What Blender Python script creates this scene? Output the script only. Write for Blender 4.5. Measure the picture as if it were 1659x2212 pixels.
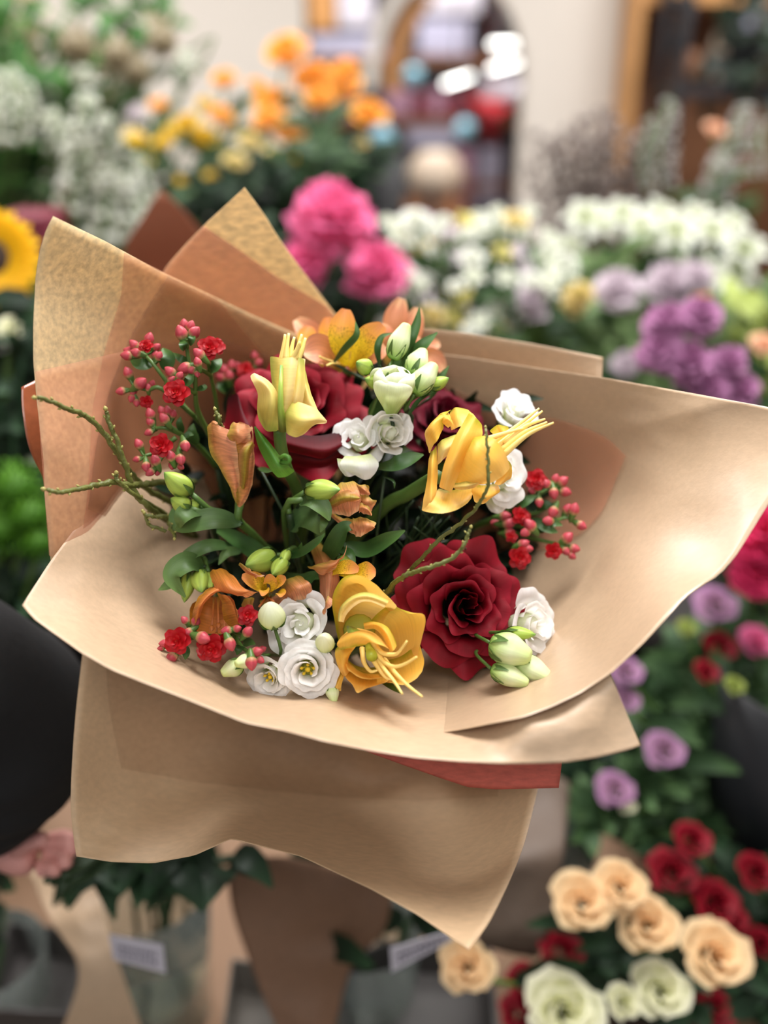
import bpy, math, random
import numpy as np
from mathutils import Vector, Matrix, noise as mnoise
sc = bpy.context.scene
for o in list(bpy.data.objects): bpy.data.objects.remove(o)
PI = math.pi
# ------------------------------------------------------------------ camera
FPX = 2000.0
PITCH = math.radians(24)
CAMZ = 1.6
FW = np.array([0, math.cos(PITCH), -math.sin(PITCH)])
UP = np.array([0, math.sin(PITCH), math.cos(PITCH)])
RT = np.array([1.0, 0, 0])
C0 = np.array([0, 0, CAMZ])
cd = bpy.data.cameras.new('camera'); cam = bpy.data.objects.new('camera', cd)
sc.collection.objects.link(cam)
cam.location = (0, 0, CAMZ); cam.rotation_euler = (PI/2 - PITCH, 0, 0)
cd.sensor_fit = 'VERTICAL'; cd.sensor_height = 36.0; cd.lens = FPX/2212*36.0
cd.clip_start = 0.02
cd.dof.use_dof = True; cd.dof.focus_distance = 0.668; cd.dof.aperture_fstop = 1.55
sc.camera = cam
# ------------------------------------------------------------------ world, lights, exposure
sc.view_settings.view_transform = 'Standard'; sc.view_settings.look = 'None'
sc.view_settings.gamma = 1; sc.view_settings.use_curve_mapping = False
sc.view_settings.exposure = 0.37
w = bpy.data.worlds.new('world'); sc.world = w; w.use_nodes = True
w.node_tree.nodes['Background'].inputs[0].default_value = (0.90, 0.95, 1.0, 1)
w.node_tree.nodes['Background'].inputs[1].default_value = 0.36
def area(name, loc, target, sx, sy, power, col=(1, 0.985, 0.985)):
    l = bpy.data.lights.new(name, 'AREA'); l.shape = 'RECTANGLE'; l.size = sx; l.size_y = sy
    l.energy = power; l.color = col
    o = bpy.data.objects.new(name, l); sc.collection.objects.link(o); o.location = loc
    o.rotation_euler = (Vector(target) - Vector(loc)).to_track_quat('-Z', 'Y').to_euler()
    return o
area('ceiling_or_fill_light', (0.25, 0.9, 2.92), (0.1, 0.75, 1.2), 0.8, 0.8, 44)
area('ceiling_or_fill_light', (-1.2, 2.2, 2.92), (-1.2, 2.2, 0), 1.0, 1.0, 45)
area('ceiling_or_fill_light', (1.4, 2.4, 2.92), (1.4, 2.4, 0), 1.0, 1.0, 45)
area('ceiling_or_fill_light', (0.0, -0.9, 2.9), (0, 0.6, 1.0), 1.2, 1.2, 18)  # soft fill added behind the camera to brighten the front
area('ceiling_or_fill_light', (0.2, 4.9, 2.92), (0.2, 4.9, 0), 1.0, 0.8, 40)
# ------------------------------------------------------------------ helpers
def P(px, py, d):
    return C0 + d*FW + (px-829.5)/FPX*d*RT - (py-1106)/FPX*d*UP
def CV(a, b, c):            # direction: right, up in view, towards the viewer
    v = a*RT + b*UP - c*FW
    return v/np.linalg.norm(v)
def nrm(v):
    n = np.linalg.norm(v); return v/n if n > 1e-12 else v
class MB:
    def __init__(s): s.v = []; s.f = []; s.uv = []; s.n = 0
    def grid(s, pts, closed=False, swap=False):
        pts = np.asarray(pts); m, n = pts.shape[:2]; b = s.n
        s.v.append(pts.reshape(-1, 3)); s.n += m*n
        jj = np.linspace(0, 1, n); ii = np.linspace(0, 1, m)
        s.uv.append(np.stack(np.meshgrid(jj, ii), -1).reshape(-1, 2))
        for i in range(m-1):
            for j in range(n-1):
                a = b+i*n+j
                s.f.append((a, a+1, a+n+1, a+n))
            if closed: s.f.append((b+i*n+n-1, b+i*n, b+(i+1)*n, b+(i+1)*n+n-1))
        return s
    def tube(s, pts, rad, n=6, cap=True):
        pts = [np.asarray(p, float) for p in pts]; m = len(pts)
        if np.isscalar(rad): rad = [rad]*m
        t0 = nrm(pts[1]-pts[0]); a = np.array([0, 0, 1.0])
        if abs(t0 @ a) > .9: a = np.array([1.0, 0, 0])
        x = nrm(np.cross(t0, a)); rows = []
        for i in range(m):
            t = nrm(pts[min(i+1, m-1)]-pts[max(i-1, 0)])
            x = nrm(x - (x @ t)*t); y = np.cross(t, x)
            ang = np.arange(n)*2*PI/n
            rows.append(pts[i] + rad[i]*(np.cos(ang)[:, None]*x + np.sin(ang)[:, None]*y))
        b = s.n; s.grid(rows, closed=True)
        if cap:
            s.f.append(tuple(b+k for k in range(n))[::-1]); s.f.append(tuple(b+(m-1)*n+k for k in range(n)))
        return s
    def lathe(s, c, prof, n=28):
        ang = np.arange(n)*2*PI/n; rows = [np.stack([c[0]+r*np.cos(ang), c[1]+r*np.sin(ang), np.full(n, c[2]+z)], 1) for r, z in prof]
        return s.grid(rows, closed=True)
    def box(s, lo, hi, bev=0):
        x0, y0, z0 = lo; x1, y1, z1 = hi; b = s.n
        s.v.append(np.array([(x, y, z) for z in (z0, z1) for y in (y0, y1) for x in (x0, x1)], float)); s.n += 8
        s.uv.append(np.array([(x, y) for z in (0, 1) for y in (0, 1) for x in (0, 1)], float))
        for f in ((0, 2, 3, 1), (4, 5, 7, 6), (0, 1, 5, 4), (2, 6, 7, 3), (0, 4, 6, 2), (1, 3, 7, 5)):
            s.f.append(tuple(b+k for k in f))
        return s
    def blob(s, c, ax, r, L, n=10, m=8, prof=None, lobes=0, la=0.06, tw=0):
        """revolved body along axis ax from c, length L, radius r*prof(t)"""
        ax = nrm(np.asarray(ax, float)); a = np.array([0, 0, 1.0])
        if abs(ax @ a) > .9: a = np.array([1.0, 0, 0])
        x = nrm(np.cross(ax, a)); y = np.cross(ax, x); rows = []
        for i in range(m):
            t = i/(m-1); rr = r*(prof(t) if prof else math.sin(PI*min(max(t, .004), .996)))
            ang = np.arange(n)*2*PI/n
            q = rr*(1+la*np.cos(lobes*ang+tw*t)) if lobes else rr*np.ones(n)
            rows.append(c+ax*L*t + q[:, None]*(np.cos(ang)[:, None]*x+np.sin(ang)[:, None]*y))
        b = s.n; s.grid(rows, closed=True)
        s.f.append(tuple(b+k for k in range(n))[::-1]); s.f.append(tuple(b+(m-1)*n+k for k in range(n)))
        return s
    def build(s, name, mat, parent=None, sub=0, solid=0, smooth=True):
        me = bpy.data.meshes.new(name); V = np.concatenate(s.v); UV = np.concatenate(s.uv)
        off = np.array(parent['_loc']) if parent is not None else np.zeros(3)
        me.from_pydata((V-off).tolist(), [], s.f)
        ul = me.uv_layers.new(name='UVMap')
        li = np.zeros(len(me.loops), dtype=np.int32); me.loops.foreach_get('vertex_index', li)
        ul.data.foreach_set('uv', UV[li].ravel())
        if smooth: me.polygons.foreach_set('use_smooth', [True]*len(me.polygons))
        me.materials.append(mat); me.update()
        o = bpy.data.objects.new(name, me); sc.collection.objects.link(o)
        if parent is not None: o.parent = parent['_o'] if isinstance(parent, dict) else parent
        if sub:
            q = o.modifiers.new('sub', 'SUBSURF'); q.levels = sub; q.render_levels = sub
        if solid:
            q = o.modifiers.new('solid', 'SOLIDIFY'); q.thickness = solid; q.offset = 0
        return o
def thing(name, label, cat, loc, group=None, kind=None):
    o = bpy.data.objects.new(name, None); sc.collection.objects.link(o); o.location = tuple(loc)
    o.empty_display_size = .02
    tag(o, label, cat, group, kind)
    return {'_o': o, '_loc': tuple(float(x) for x in loc)}
def sub(o, t):               # handle for hanging sub-parts under a part
    return {'_o': o, '_loc': t['_loc']}
def tag(o, label, cat, group=None, kind=None):
    o['label'] = label; o['category'] = cat
    if group: o['group'] = group
    if kind: o['kind'] = kind
    return o
def struct(o):
    o['kind'] = 'structure'; return o
def cat(pts, n):             # Catmull-Rom through points
    p = np.asarray(pts, float); m = len(p)
    q = np.vstack([2*p[0]-p[1], p, 2*p[-1]-p[-2]]); out = []
    for s in np.linspace(0, m-1, n):
        i = min(int(s), m-2); t = s-i; a, b, c, d = q[i:i+4]
        out.append(.5*((2*b)+(c-a)*t+(2*a-5*b+4*c-d)*t*t+(3*b-a-3*c+d)*t**3))
    return np.array(out)
def lin(pts, n):             # even resample by arc length
    p = np.asarray(pts, float); L = np.r_[0, np.cumsum(np.linalg.norm(np.diff(p, axis=0), axis=1))]
    s = np.linspace(0, L[-1], n)
    return np.stack([np.interp(s, L, p[:, k]) for k in range(p.shape[1])], 1)
def patch(rows, m, n):
    r = [cat(x, n) for x in rows]
    return np.stack([cat([rr[j] for rr in r], m) for j in range(n)], 1)
def PX(rows, dd=0):          # rows of (px,py,d) -> world
    return [[P(a, b, c+dd) for a, b, c in r] for r in rows]
def leaf_grid(pts, wid, N, cup=.25, m=12, n=5, wave=0, shape=None):
    """ribbon petal / leaf: centre line pts, greatest half width wid, facing N"""
    c = cat(pts, m); N = np.asarray(N, float); rows = []
    for i in range(m):
        t = i/(m-1); tg = nrm(c[min(i+1, m-1)]-c[max(i-1, 0)])
        s = nrm(np.cross(tg, N)); nn = np.cross(s, tg)
        w_ = wid*(shape(t) if shape else (math.sin(PI*min(.98, .06+.94*t**.8))**.8))
        row = []
        for u in np.linspace(-1, 1, n):
            wv = wave*wid*math.sin(t*9+u*2)*abs(u)
            row.append(c[i]+s*u*w_+nn*(cup*w_*(u*u)+wv))
        rows.append(row)
    return rows
# ------------------------------------------------------------------ materials
def newmat(name):
    m = bpy.data.materials.new(name); m.use_nodes = True; nt = m.node_tree
    b = nt.nodes['Principled BSDF']; return m, nt, b, nt.nodes['Material Output']
def simple(name, col, rough=.6, metal=0, spec=.5, noise_amt=0, scale=20, emit=0, coat=0, bump=0, bscale=80):
    m, nt, b, out = newmat(name)
    b.inputs['Base Color'].default_value = (*col, 1); b.inputs['Roughness'].default_value = rough
    b.inputs['Metallic'].default_value = metal; b.inputs['Specular IOR Level'].default_value = spec
    b.inputs['Coat Weight'].default_value = coat
    if emit:
        b.inputs['Emission Color'].default_value = (*col, 1); b.inputs['Emission Strength'].default_value = emit
    tc = nt.nodes.new('ShaderNodeTexCoord')
    if noise_amt:
        nz = nt.nodes.new('ShaderNodeTexNoise'); nz.inputs['Scale'].default_value = scale; nz.inputs['Detail'].default_value = 4
        mx = nt.nodes.new('ShaderNodeMix'); mx.data_type = 'RGBA'
        mx.inputs[6].default_value = (*[c*(1-noise_amt) for c in col], 1); mx.inputs[7].default_value = (*[min(1, c*(1+noise_amt)) for c in col], 1)
        nt.links.new(tc.outputs['Object'], nz.inputs['Vector']); nt.links.new(nz.outputs['Fac'], mx.inputs[0]); nt.links.new(mx.outputs[2], b.inputs['Base Color'])
    if bump:
        n2 = nt.nodes.new('ShaderNodeTexNoise'); n2.inputs['Scale'].default_value = bscale; bp = nt.nodes.new('ShaderNodeBump')
        bp.inputs['Strength'].default_value = bump; bp.inputs['Distance'].default_value = .002
        nt.links.new(tc.outputs['Object'], n2.inputs['Vector']); nt.links.new(n2.outputs['Fac'], bp.inputs['Height']); nt.links.new(bp.outputs['Normal'], b.inputs['Normal'])
    return m
def petal_mat(name, stops, trans=.3, rough=.5, axis=1, vein=.12, sheen=0, spec=.3, streak=None, vs=28):
    """colour along the petal (uv v) from stops [(pos,(r,g,b))...] with fine veins across u"""
    m, nt, b, out = newmat(name)
    uv = nt.nodes.new('ShaderNodeUVMap'); sp = nt.nodes.new('ShaderNodeSeparateXYZ')
    nt.links.new(uv.outputs[0], sp.inputs[0])
    nz = nt.nodes.new('ShaderNodeTexNoise'); nz.inputs['Scale'].default_value = 3.5; nz.inputs['Detail'].default_value = 2
    tc = nt.nodes.new('ShaderNodeTexCoord'); nt.links.new(uv.outputs[0], nz.inputs['Vector'])
    ad = nt.nodes.new('ShaderNodeMath'); ad.operation = 'MULTIPLY_ADD'; ad.inputs[1].default_value = .3; 
    sb = nt.nodes.new('ShaderNodeMath'); sb.operation = 'ADD'; sb.inputs[1].default_value = -.15
    nt.links.new(nz.outputs['Fac'], ad.inputs[0]); nt.links.new(sp.outputs[axis], sb.inputs[0]); nt.links.new(sb.outputs[0], ad.inputs[2])
    cr = nt.nodes.new('ShaderNodeValToRGB'); e = cr.color_ramp.elements
    while len(e) < len(stops): e.new(.5)
    for i, (p_, c_) in enumerate(stops): e[i].position = p_; e[i].color = (*c_, 1)
    nt.links.new(ad.outputs[0], cr.inputs[0]); col = cr.outputs[0]
    # veins: stretched noise along the petal
    mp = nt.nodes.new('ShaderNodeMapping'); mp.inputs['Scale'].default_value = (vs, 1.6, 1) if axis == 1 else (1.6, vs, 1)
    n2 = nt.nodes.new('ShaderNodeTexNoise'); n2.inputs['Scale'].default_value = 1.0; n2.inputs['Detail'].default_value = 3
    nt.links.new(uv.outputs[0], mp.inputs['Vector']); nt.links.new(mp.outputs[0], n2.inputs['Vector'])
    mr = nt.nodes.new('ShaderNodeMapRange'); mr.inputs[1].default_value = .3; mr.inputs[2].default_value = .7
    mr.inputs[3].default_value = 1-vein; mr.inputs[4].default_value = 1+vein*.4
    nt.links.new(n2.outputs['Fac'], mr.inputs[0])
    mu = nt.nodes.new('ShaderNodeVectorMath'); mu.operation = 'SCALE'
    nt.links.new(col, mu.inputs[0]); nt.links.new(mr.outputs[0], mu.inputs['Scale']); col = mu.outputs[0]
    if streak:
        mp2 = nt.nodes.new('ShaderNodeMapping'); mp2.inputs['Scale'].default_value = (13, 4.0, 1)
        vo = nt.nodes.new('ShaderNodeTexVoronoi'); nt.links.new(uv.outputs[0], mp2.inputs[0]); nt.links.new(mp2.outputs[0], vo.inputs['Vector'])
        lt = nt.nodes.new('ShaderNodeMath'); lt.operation = 'LESS_THAN'; lt.inputs[1].default_value = .30
        nt.links.new(vo.outputs['Distance'], lt.inputs[0])
        g1 = nt.nodes.new('ShaderNodeMath'); g1.operation = 'LESS_THAN'; g1.inputs[1].default_value = .72; nt.links.new(sp.outputs[1], g1.inputs[0])
        m1 = nt.nodes.new('ShaderNodeMath'); m1.operation = 'MULTIPLY'; nt.links.new(lt.outputs[0], m1.inputs[0]); nt.links.new(g1.outputs[0], m1.inputs[1])
        mx = nt.nodes.new('ShaderNodeMix'); mx.data_type = 'RGBA'; mx.inputs[7].default_value = (*streak, 1)
        nt.links.new(m1.outputs[0], mx.inputs[0]); nt.links.new(col, mx.inputs[6]); col = mx.outputs[2]
    nt.links.new(col, b.inputs['Base Color']); b.inputs['Roughness'].default_value = rough
    b.inputs['Specular IOR Level'].default_value = spec
    if sheen:
        b.inputs['Sheen Weight'].default_value = sheen; b.inputs['Sheen Tint'].default_value = (1, .3, .4, 1)
    bp = nt.nodes.new('ShaderNodeBump'); bp.inputs['Strength'].default_value = .25; bp.inputs['Distance'].default_value = .0006
    nt.links.new(n2.outputs['Fac'], bp.inputs['Height']); nt.links.new(bp.outputs[0], b.inputs['Normal'])
    if trans:
        tr = nt.nodes.new('ShaderNodeBsdfTranslucent'); nt.links.new(col, tr.inputs[0])
        ms = nt.nodes.new('ShaderNodeMixShader'); ms.inputs[0].default_value = trans
        nt.links.new(b.outputs[0], ms.inputs[1]); nt.links.new(tr.outputs[0], ms.inputs[2]); nt.links.new(ms.outputs[0], out.inputs[0])
    return m
def flat_petal(name, c, trans=.25, **k):
    return petal_mat(name, [(0, tuple(x*.8 for x in c)), (.6, c), (1, c)], trans=trans, **k)
def paper_mat(name, c, rough=.6, alpha=1.0, trans=.15, mott=.10, coat=0, scale=1.0):
    m, nt, b, out = newmat(name)
    tc = nt.nodes.new('ShaderNodeTexCoord')
    n1 = nt.nodes.new('ShaderNodeTexNoise'); n1.inputs['Scale'].default_value = 260*scale; n1.inputs['Detail'].default_value = 5
    mp = nt.nodes.new('ShaderNodeMapping'); mp.inputs['Scale'].default_value = (.45, 1, 1); mp.inputs['Rotation'].default_value = (0, 0, .6)
    nt.links.new(tc.outputs['Object'], mp.inputs[0]); nt.links.new(mp.outputs[0], n1.inputs['Vector'])
    n2 = nt.nodes.new('ShaderNodeTexNoise'); n2.inputs['Scale'].default_value = 9; n2.inputs['Detail'].default_value = 3
    nt.links.new(tc.outputs['Object'], n2.inputs['Vector'])
    av = nt.nodes.new('ShaderNodeMath'); av.operation = 'MULTIPLY_ADD'; av.inputs[1].default_value = .35
    nt.links.new(n2.outputs['Fac'], av.inputs[0]); nt.links.new(n1.outputs['Fac'], av.inputs[2])
    mr = nt.nodes.new('ShaderNodeMapRange'); mr.inputs[1].default_value = .42; mr.inputs[2].default_value = .92
    mr.inputs[3].default_value = 1-mott*1.2; mr.inputs[4].default_value = 1+mott*1.2; nt.links.new(av.outputs[0], mr.inputs[0])
    rg = nt.nodes.new('ShaderNodeRGB'); rg.outputs[0].default_value = (*c, 1)
    mu = nt.nodes.new('ShaderNodeVectorMath'); mu.operation = 'SCALE'; nt.links.new(rg.outputs[0], mu.inputs[0]); nt.links.new(mr.outputs[0], mu.inputs['Scale'])
    nt.links.new(mu.outputs[0], b.inputs['Base Color']); b.inputs['Roughness'].default_value = rough
    b.inputs['Coat Weight'].default_value = coat; b.inputs['Coat Roughness'].default_value = .32
    bp = nt.nodes.new('ShaderNodeBump'); bp.inputs['Strength'].default_value = .3; bp.inputs['Distance'].default_value = .0005
    nt.links.new(n1.outputs['Fac'], bp.inputs['Height']); nt.links.new(bp.outputs[0], b.inputs['Normal'])
    tr = nt.nodes.new('ShaderNodeBsdfTranslucent'); nt.links.new(mu.outputs[0], tr.inputs[0])
    ms = nt.nodes.new('ShaderNodeMixShader'); ms.inputs[0].default_value = trans
    nt.links.new(b.outputs[0], ms.inputs[1]); nt.links.new(tr.outputs[0], ms.inputs[2]); fin = ms
    if alpha < 1:
        tp = nt.nodes.new('ShaderNodeBsdfTransparent'); m2 = nt.nodes.new('ShaderNodeMixShader'); m2.inputs[0].default_value = alpha
        nt.links.new(tp.outputs[0], m2.inputs[1]); nt.links.new(ms.outputs[0], m2.inputs[2]); fin = m2
    nt.links.new(fin.outputs[0], out.inputs[0])
    return m
def s2l(r, g, b):
    f = lambda c: (c/255/12.92 if c <= 10 else ((c/255+.055)/1.055)**2.4)
    return (f(r), f(g), f(b))
M = {}
M['kraft'] = paper_mat('kraft_paper', s2l(201, 172, 141), .5, mott=.07, coat=.2)
M['kraft_f'] = paper_mat('kraft_paper_brown', s2l(214, 182, 144), .55, mott=.07, trans=.2)
M['kraft_y'] = paper_mat('kraft_paper_mottled', s2l(236, 214, 172), .6, mott=.16, trans=.42)
M['kraft_wax'] = paper_mat('kraft_paper_glazed', s2l(201, 172, 141), .42, mott=.05, coat=.8)
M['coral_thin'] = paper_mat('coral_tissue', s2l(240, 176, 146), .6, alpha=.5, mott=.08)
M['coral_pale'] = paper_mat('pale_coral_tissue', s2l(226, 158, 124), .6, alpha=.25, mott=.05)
M['brown_thin'] = paper_mat('brown_show_through', s2l(172, 116, 80), .6, alpha=.30, mott=.05)
M['rim_shade'] = paper_mat('faint_shade_tint', s2l(176, 120, 80), .6, alpha=.07, mott=.04)  # tint that paints shade under the rim
M['coral'] = paper_mat('coral_paper', s2l(214, 108, 92), .55, mott=.14)
M['foil'] = paper_mat('brown_glossy_paper', s2l(150, 80, 50), .25, coat=.8, mott=.1)
M['rose'] = petal_mat('crimson_petal', [(0, s2l(48, 0, 8)), (.5, s2l(92, 0, 14)), (.88, s2l(116, 2, 20)), (1, s2l(140, 16, 36))], trans=.03, rough=.6, sheen=.0, spec=.2, vein=.1)
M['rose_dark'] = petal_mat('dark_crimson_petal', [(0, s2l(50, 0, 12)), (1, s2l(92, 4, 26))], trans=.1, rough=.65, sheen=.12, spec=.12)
M['white'] = petal_mat('white_petal', [(0, s2l(206, 218, 150)), (.28, s2l(238, 240, 220)), (.5, s2l(248, 247, 244)), (1, s2l(251, 250, 249))], trans=.42, rough=.5, vein=.04)
M['cream'] = petal_mat('green_white_petal', [(0, s2l(176, 205, 110)), (.35, s2l(226, 236, 178)), (1, s2l(248, 249, 230))], trans=.4, rough=.45, vein=.06)
M['bud_w'] = petal_mat('pale_green_bud', [(0, s2l(120, 165, 70)), (.2, s2l(190, 215, 130)), (.6, s2l(228, 236, 190)), (1, s2l(214, 232, 150))], trans=.2, rough=.42, vein=.1)
M['lily'] = petal_mat('yellow_orange_petal', [(0, s2l(186, 180, 50)), (.16, s2l(244, 202, 90)), (.45, s2l(255, 202, 86)), (1, s2l(255, 214, 122))], trans=.38, rough=.42, vein=.07)
M['lily_pale'] = petal_mat('pale_yellow_petal', [(0, s2l(170, 176, 80)), (.25, s2l(232, 214, 116)), (.6, s2l(250, 224, 146)), (1, s2l(254, 228, 168))], trans=.3, rough=.42, vein=.09)
M['filament'] = simple('yellow_filament', s2l(255, 222, 130), .4)
M['pistil'] = simple('green_pistil', s2l(180, 190, 60), .4)
M['anther'] = simple('yellow_anther', s2l(225, 190, 40), .6)
M['throat'] = simple('olive_throat', s2l(150, 150, 50), .6)
M['alst'] = petal_mat('peach_petal', [(0, s2l(176, 150, 60)), (.35, s2l(206, 140, 84)), (.6, s2l(222, 148, 104)), (.8, s2l(226, 150, 112)), (1, s2l(240, 186, 140))], trans=.3, rough=.45, vein=.34)
M['alst_g'] = petal_mat('olive_peach_petal', [(0, s2l(190, 130, 80)), (.4, s2l(168, 150, 50)), (.75, s2l(196, 140, 76)), (1, s2l(226, 150, 108))], trans=.3, rough=.45, vein=.2)
M['alst_o'] = petal_mat('orange_petal', [(0, s2l(190, 130, 40)), (.5, s2l(226, 140, 70)), (1, s2l(232, 150, 96))], trans=.35, rough=.45, vein=.32)
M['alst_y'] = petal_mat('streaked_yellow_petal', [(0, s2l(225, 190, 30)), (.5, s2l(240, 200, 50)), (.72, s2l(235, 165, 70)), (1, s2l(230, 150, 92))], trans=.3, rough=.45, vein=.08, streak=s2l(70, 30, 15))
M['gbud'] = petal_mat('green_bud', [(0, s2l(120, 120, 60)), (.25, s2l(160, 185, 75)), (.8, s2l(176, 200, 90)), (1, s2l(110, 160, 80))], trans=.1, rough=.4, vein=.25, vs=14)
M['kbud'] = petal_mat('pink_bud', [(0, s2l(110, 150, 60)), (.3, s2l(196, 150, 110)), (.52, s2l(196, 72, 84)), (.85, s2l(196, 84, 94)), (1, s2l(190, 60, 74))], trans=.15, rough=.4, vein=.3, vs=10)
M['kred'] = petal_mat('scarlet_petal', [(0, s2l(240, 110, 90)), (.25, s2l(182, 12, 22)), (1, s2l(176, 16, 28))], trans=.25, rough=.42, vein=.15)
M['leaf'] = petal_mat('green_leaf', [(0, s2l(50, 80, 34)), (.5, s2l(56, 92, 42)), (1, s2l(84, 120, 58))], trans=.2, rough=.4, vein=.18, spec=.5)
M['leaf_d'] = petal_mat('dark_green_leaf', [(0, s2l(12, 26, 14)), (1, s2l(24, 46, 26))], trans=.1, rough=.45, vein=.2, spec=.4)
M['leaf_b'] = petal_mat('bright_green_leaf', [(0, s2l(70, 130, 40)), (1, s2l(110, 168, 62))], trans=.25, rough=.38, vein=.15, spec=.5)
M['leaf_g'] = petal_mat('grey_green_leaf', [(0, s2l(62, 92, 48)), (1, s2l(110, 140, 76))], trans=.2, rough=.45, vein=.12, spec=.4)
M['stem'] = simple('green_stem', s2l(78, 108, 46), .45, noise_amt=.15, scale=60)
M['stem_d'] = simple('dark_green_stem', s2l(34, 56, 26), .5, noise_amt=.15, scale=60)
M['twig'] = simple('green_brown_twig', s2l(96, 100, 44), .55, noise_amt=.45, scale=140, bump=.5, bscale=300)
M['node'] = simple('pale_twig_node', s2l(160, 152, 84), .6)
# ------------------------------------------------------------------ wrapping paper
def tps(pts):
    a = np.array(pts, float); X = a[:, :2]/1000; y = a[:, 2]; n = len(a)
    def k(r2): return .5*r2*np.log(np.maximum(r2, 1e-12))
    D = ((X[:, None]-X[None])**2).sum(-1); K = k(D) + np.eye(n)*2e-4
    Q = np.c_[np.ones(n), X]; A = np.block([[K, Q], [Q.T, np.zeros((3, 3))]])
    s = np.linalg.solve(A, np.r_[y, 0, 0, 0])
    def f(px, py):
        q = np.stack([np.asarray(px, float), np.asarray(py, float)], -1)/1000
        r = ((q[..., None, :]-X)**2).sum(-1)
        return k(r) @ s[:n] + s[n] + q[..., 0]*s[n+1] + q[..., 1]*s[n+2]
    return f
def wrinkle(px, py, seed, amp):
    o = 0
    for k, (fx, fy, a) in enumerate(((.9, 2.2, 1), (2.6, 1.2, .5), (5, 7, .18))):
        v = mnoise.noise(Vector((px*fx/400+seed*7.3+k*3, py*fy/400, seed+k)))
        o += a*(abs(v)*1.6-.3)
    return o*amp
def sheet(name, g2, field, mat, parent=None, off=0, seed=1, amp=.004, thick=.0003):
    g2 = np.asarray(g2, float); d = field(g2[..., 0], g2[..., 1]) + off
    m, n = d.shape; W = np.zeros((m, n, 3))
    for i in range(m):
        for j in range(n):
            px, py = g2[i, j]; W[i, j] = P(px, py, d[i, j]+wrinkle(px, py, seed, amp))
    mb = MB(); mb.grid(W)
    return mb.build(name, mat, parent, solid=thick)
def ruled(a, b, m, n, bow=0):
    A = lin(a, n); B = lin(b, n)
    return np.stack([A*(1-t)+B*t for t in np.linspace(0, 1, m)])
def rows2(rows, m, n):
    R = [lin(r, n) for r in rows]
    return np.stack([cat([r[j] for r in R], m) for j in range(n)], 1)
GP = 'kraft sheets of the bouquet wrap'
# back left sheet
fA = tps([(115,467,.63),(240,530,.675),(400,612,.74),(560,685,.79),(680,745,.82),(80,600,.64),(210,650,.69),(360,720,.755),(520,780,.81),
          (72,760,.645),(200,800,.70),(350,850,.77),(500,900,.84),(84,960,.65),(210,980,.70),(350,1010,.78),(500,1040,.86),(108,1200,.665),(230,1210,.72),(360,1200,.79),(500,1180,.87),(690,1100,.93)])
A_left = [(115,467),(100,495),(85,545),(77,600),(72,700),(72,780),(80,870),(95,1000),(97,1080),(105,1150),(108,1205),(140,1330)]
A_right = [(720,762),(740,820),(740,900),(740,1000),(720,1100),(700,1200),(690,1300)]
gA = ruled(A_left, A_right, 46, 44)
for j, t in enumerate(np.linspace(0, 1, 46)):      # follow the gently bowed top edge
    e = lin([(115,467),(230,522),(340,583),(440,630),(540,678),(640,722),(720,762)], 46)[j]
    dd = e-gA[j, 0]
    for i in range(44): gA[j, i] += dd*(1-i/43)**2
A = sheet('kraft_sheet', gA, fA, M['kraft_y'], seed=2, amp=.003)
tag(A, 'mottled tan kraft paper sheet standing behind red buds at left', 'wrapping paper', GP)
t1 = sheet('tint_layer', ruled([(268,545),(262,640),(225,760),(200,880),(190,1060),(160,1300)], [(470,646),(600,800),(640,900),(640,1000),(620,1100),(600,1250)], 26, 26), fA, M['coral_pale'], off=-.0022, seed=2, amp=.003, thick=.0001)  # front tint for coral tissue behind the kraft, as light would show it through
t2 = sheet('tint_layer', ruled([(76,803),(150,786),(240,765),(330,745),(480,735),(690,800)], [(106,1200),(200,1240),(300,1250),(450,1230),(600,1200),(680,1150)], 26, 30), fA, M['coral_pale'], off=-.0044, seed=2, amp=.003, thick=.0001)
t3 = sheet('tint_layer', ruled([(362,597),(320,660),(280,730),(240,830),(210,950),(190,1100)], [(716,764),(700,800),(690,900),(690,1000),(640,1100),(560,1250)], 26, 26), fA, M['brown_thin'], off=-.0066, seed=2, amp=.003, thick=.0001)  # darker tint painted for another kraft sheet behind showing through
def adopt(ch, par):
    ch.parent = par
for t_, l_ in ((t1, 'pale coral tissue strip showing through'), (t2, 'pale coral tissue showing through under the arc'), (t3, 'brown tint of the sheet behind showing through')):
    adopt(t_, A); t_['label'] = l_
# second back sheet with the pointed corner
fB = tps([(528,405,.745),(440,487,.765),(590,490,.765),(350,592,.79),(500,590,.80),(665,600,.80),(740,690,.825),(300,700,.81),(500,760,.86),(300,900,.88),(600,900,.90),(830,850,.88)])
B = sheet('kraft_sheet', rows2([[(526,407),(528,404),(530,407)],[(470,459),(530,470),(572,465)],[(440,487),(520,500),(600,510)],[(390,540),(500,560),(650,580)],[(350,592),(500,620),(716,668)],[(315,680),(520,740),(790,770)],[(315,900),(550,900),(830,880)]], 40, 26), fB, M['kraft_y'], seed=3, amp=.002)
tag(B, 'pointed tan kraft paper corner rising highest behind the bouquet', 'wrapping paper', GP)
b1 = sheet('tint_layer', rows2([[(439,488),(520,542),(600,600),(706,662)],[(392,539),(500,600),(600,655),(728,690)],[(350,592),(480,680),(600,730),(760,740)],[(318,680),(500,760),(640,800),(800,800)]], 30, 30), fB, M['coral_thin'], off=-.0025, seed=3, amp=.002, thick=.0001)  # laid in front to colour the kraft as if lit through from behind
adopt(b1, B); b1['label'] = 'coral tissue band showing through below the tan corner'
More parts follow.
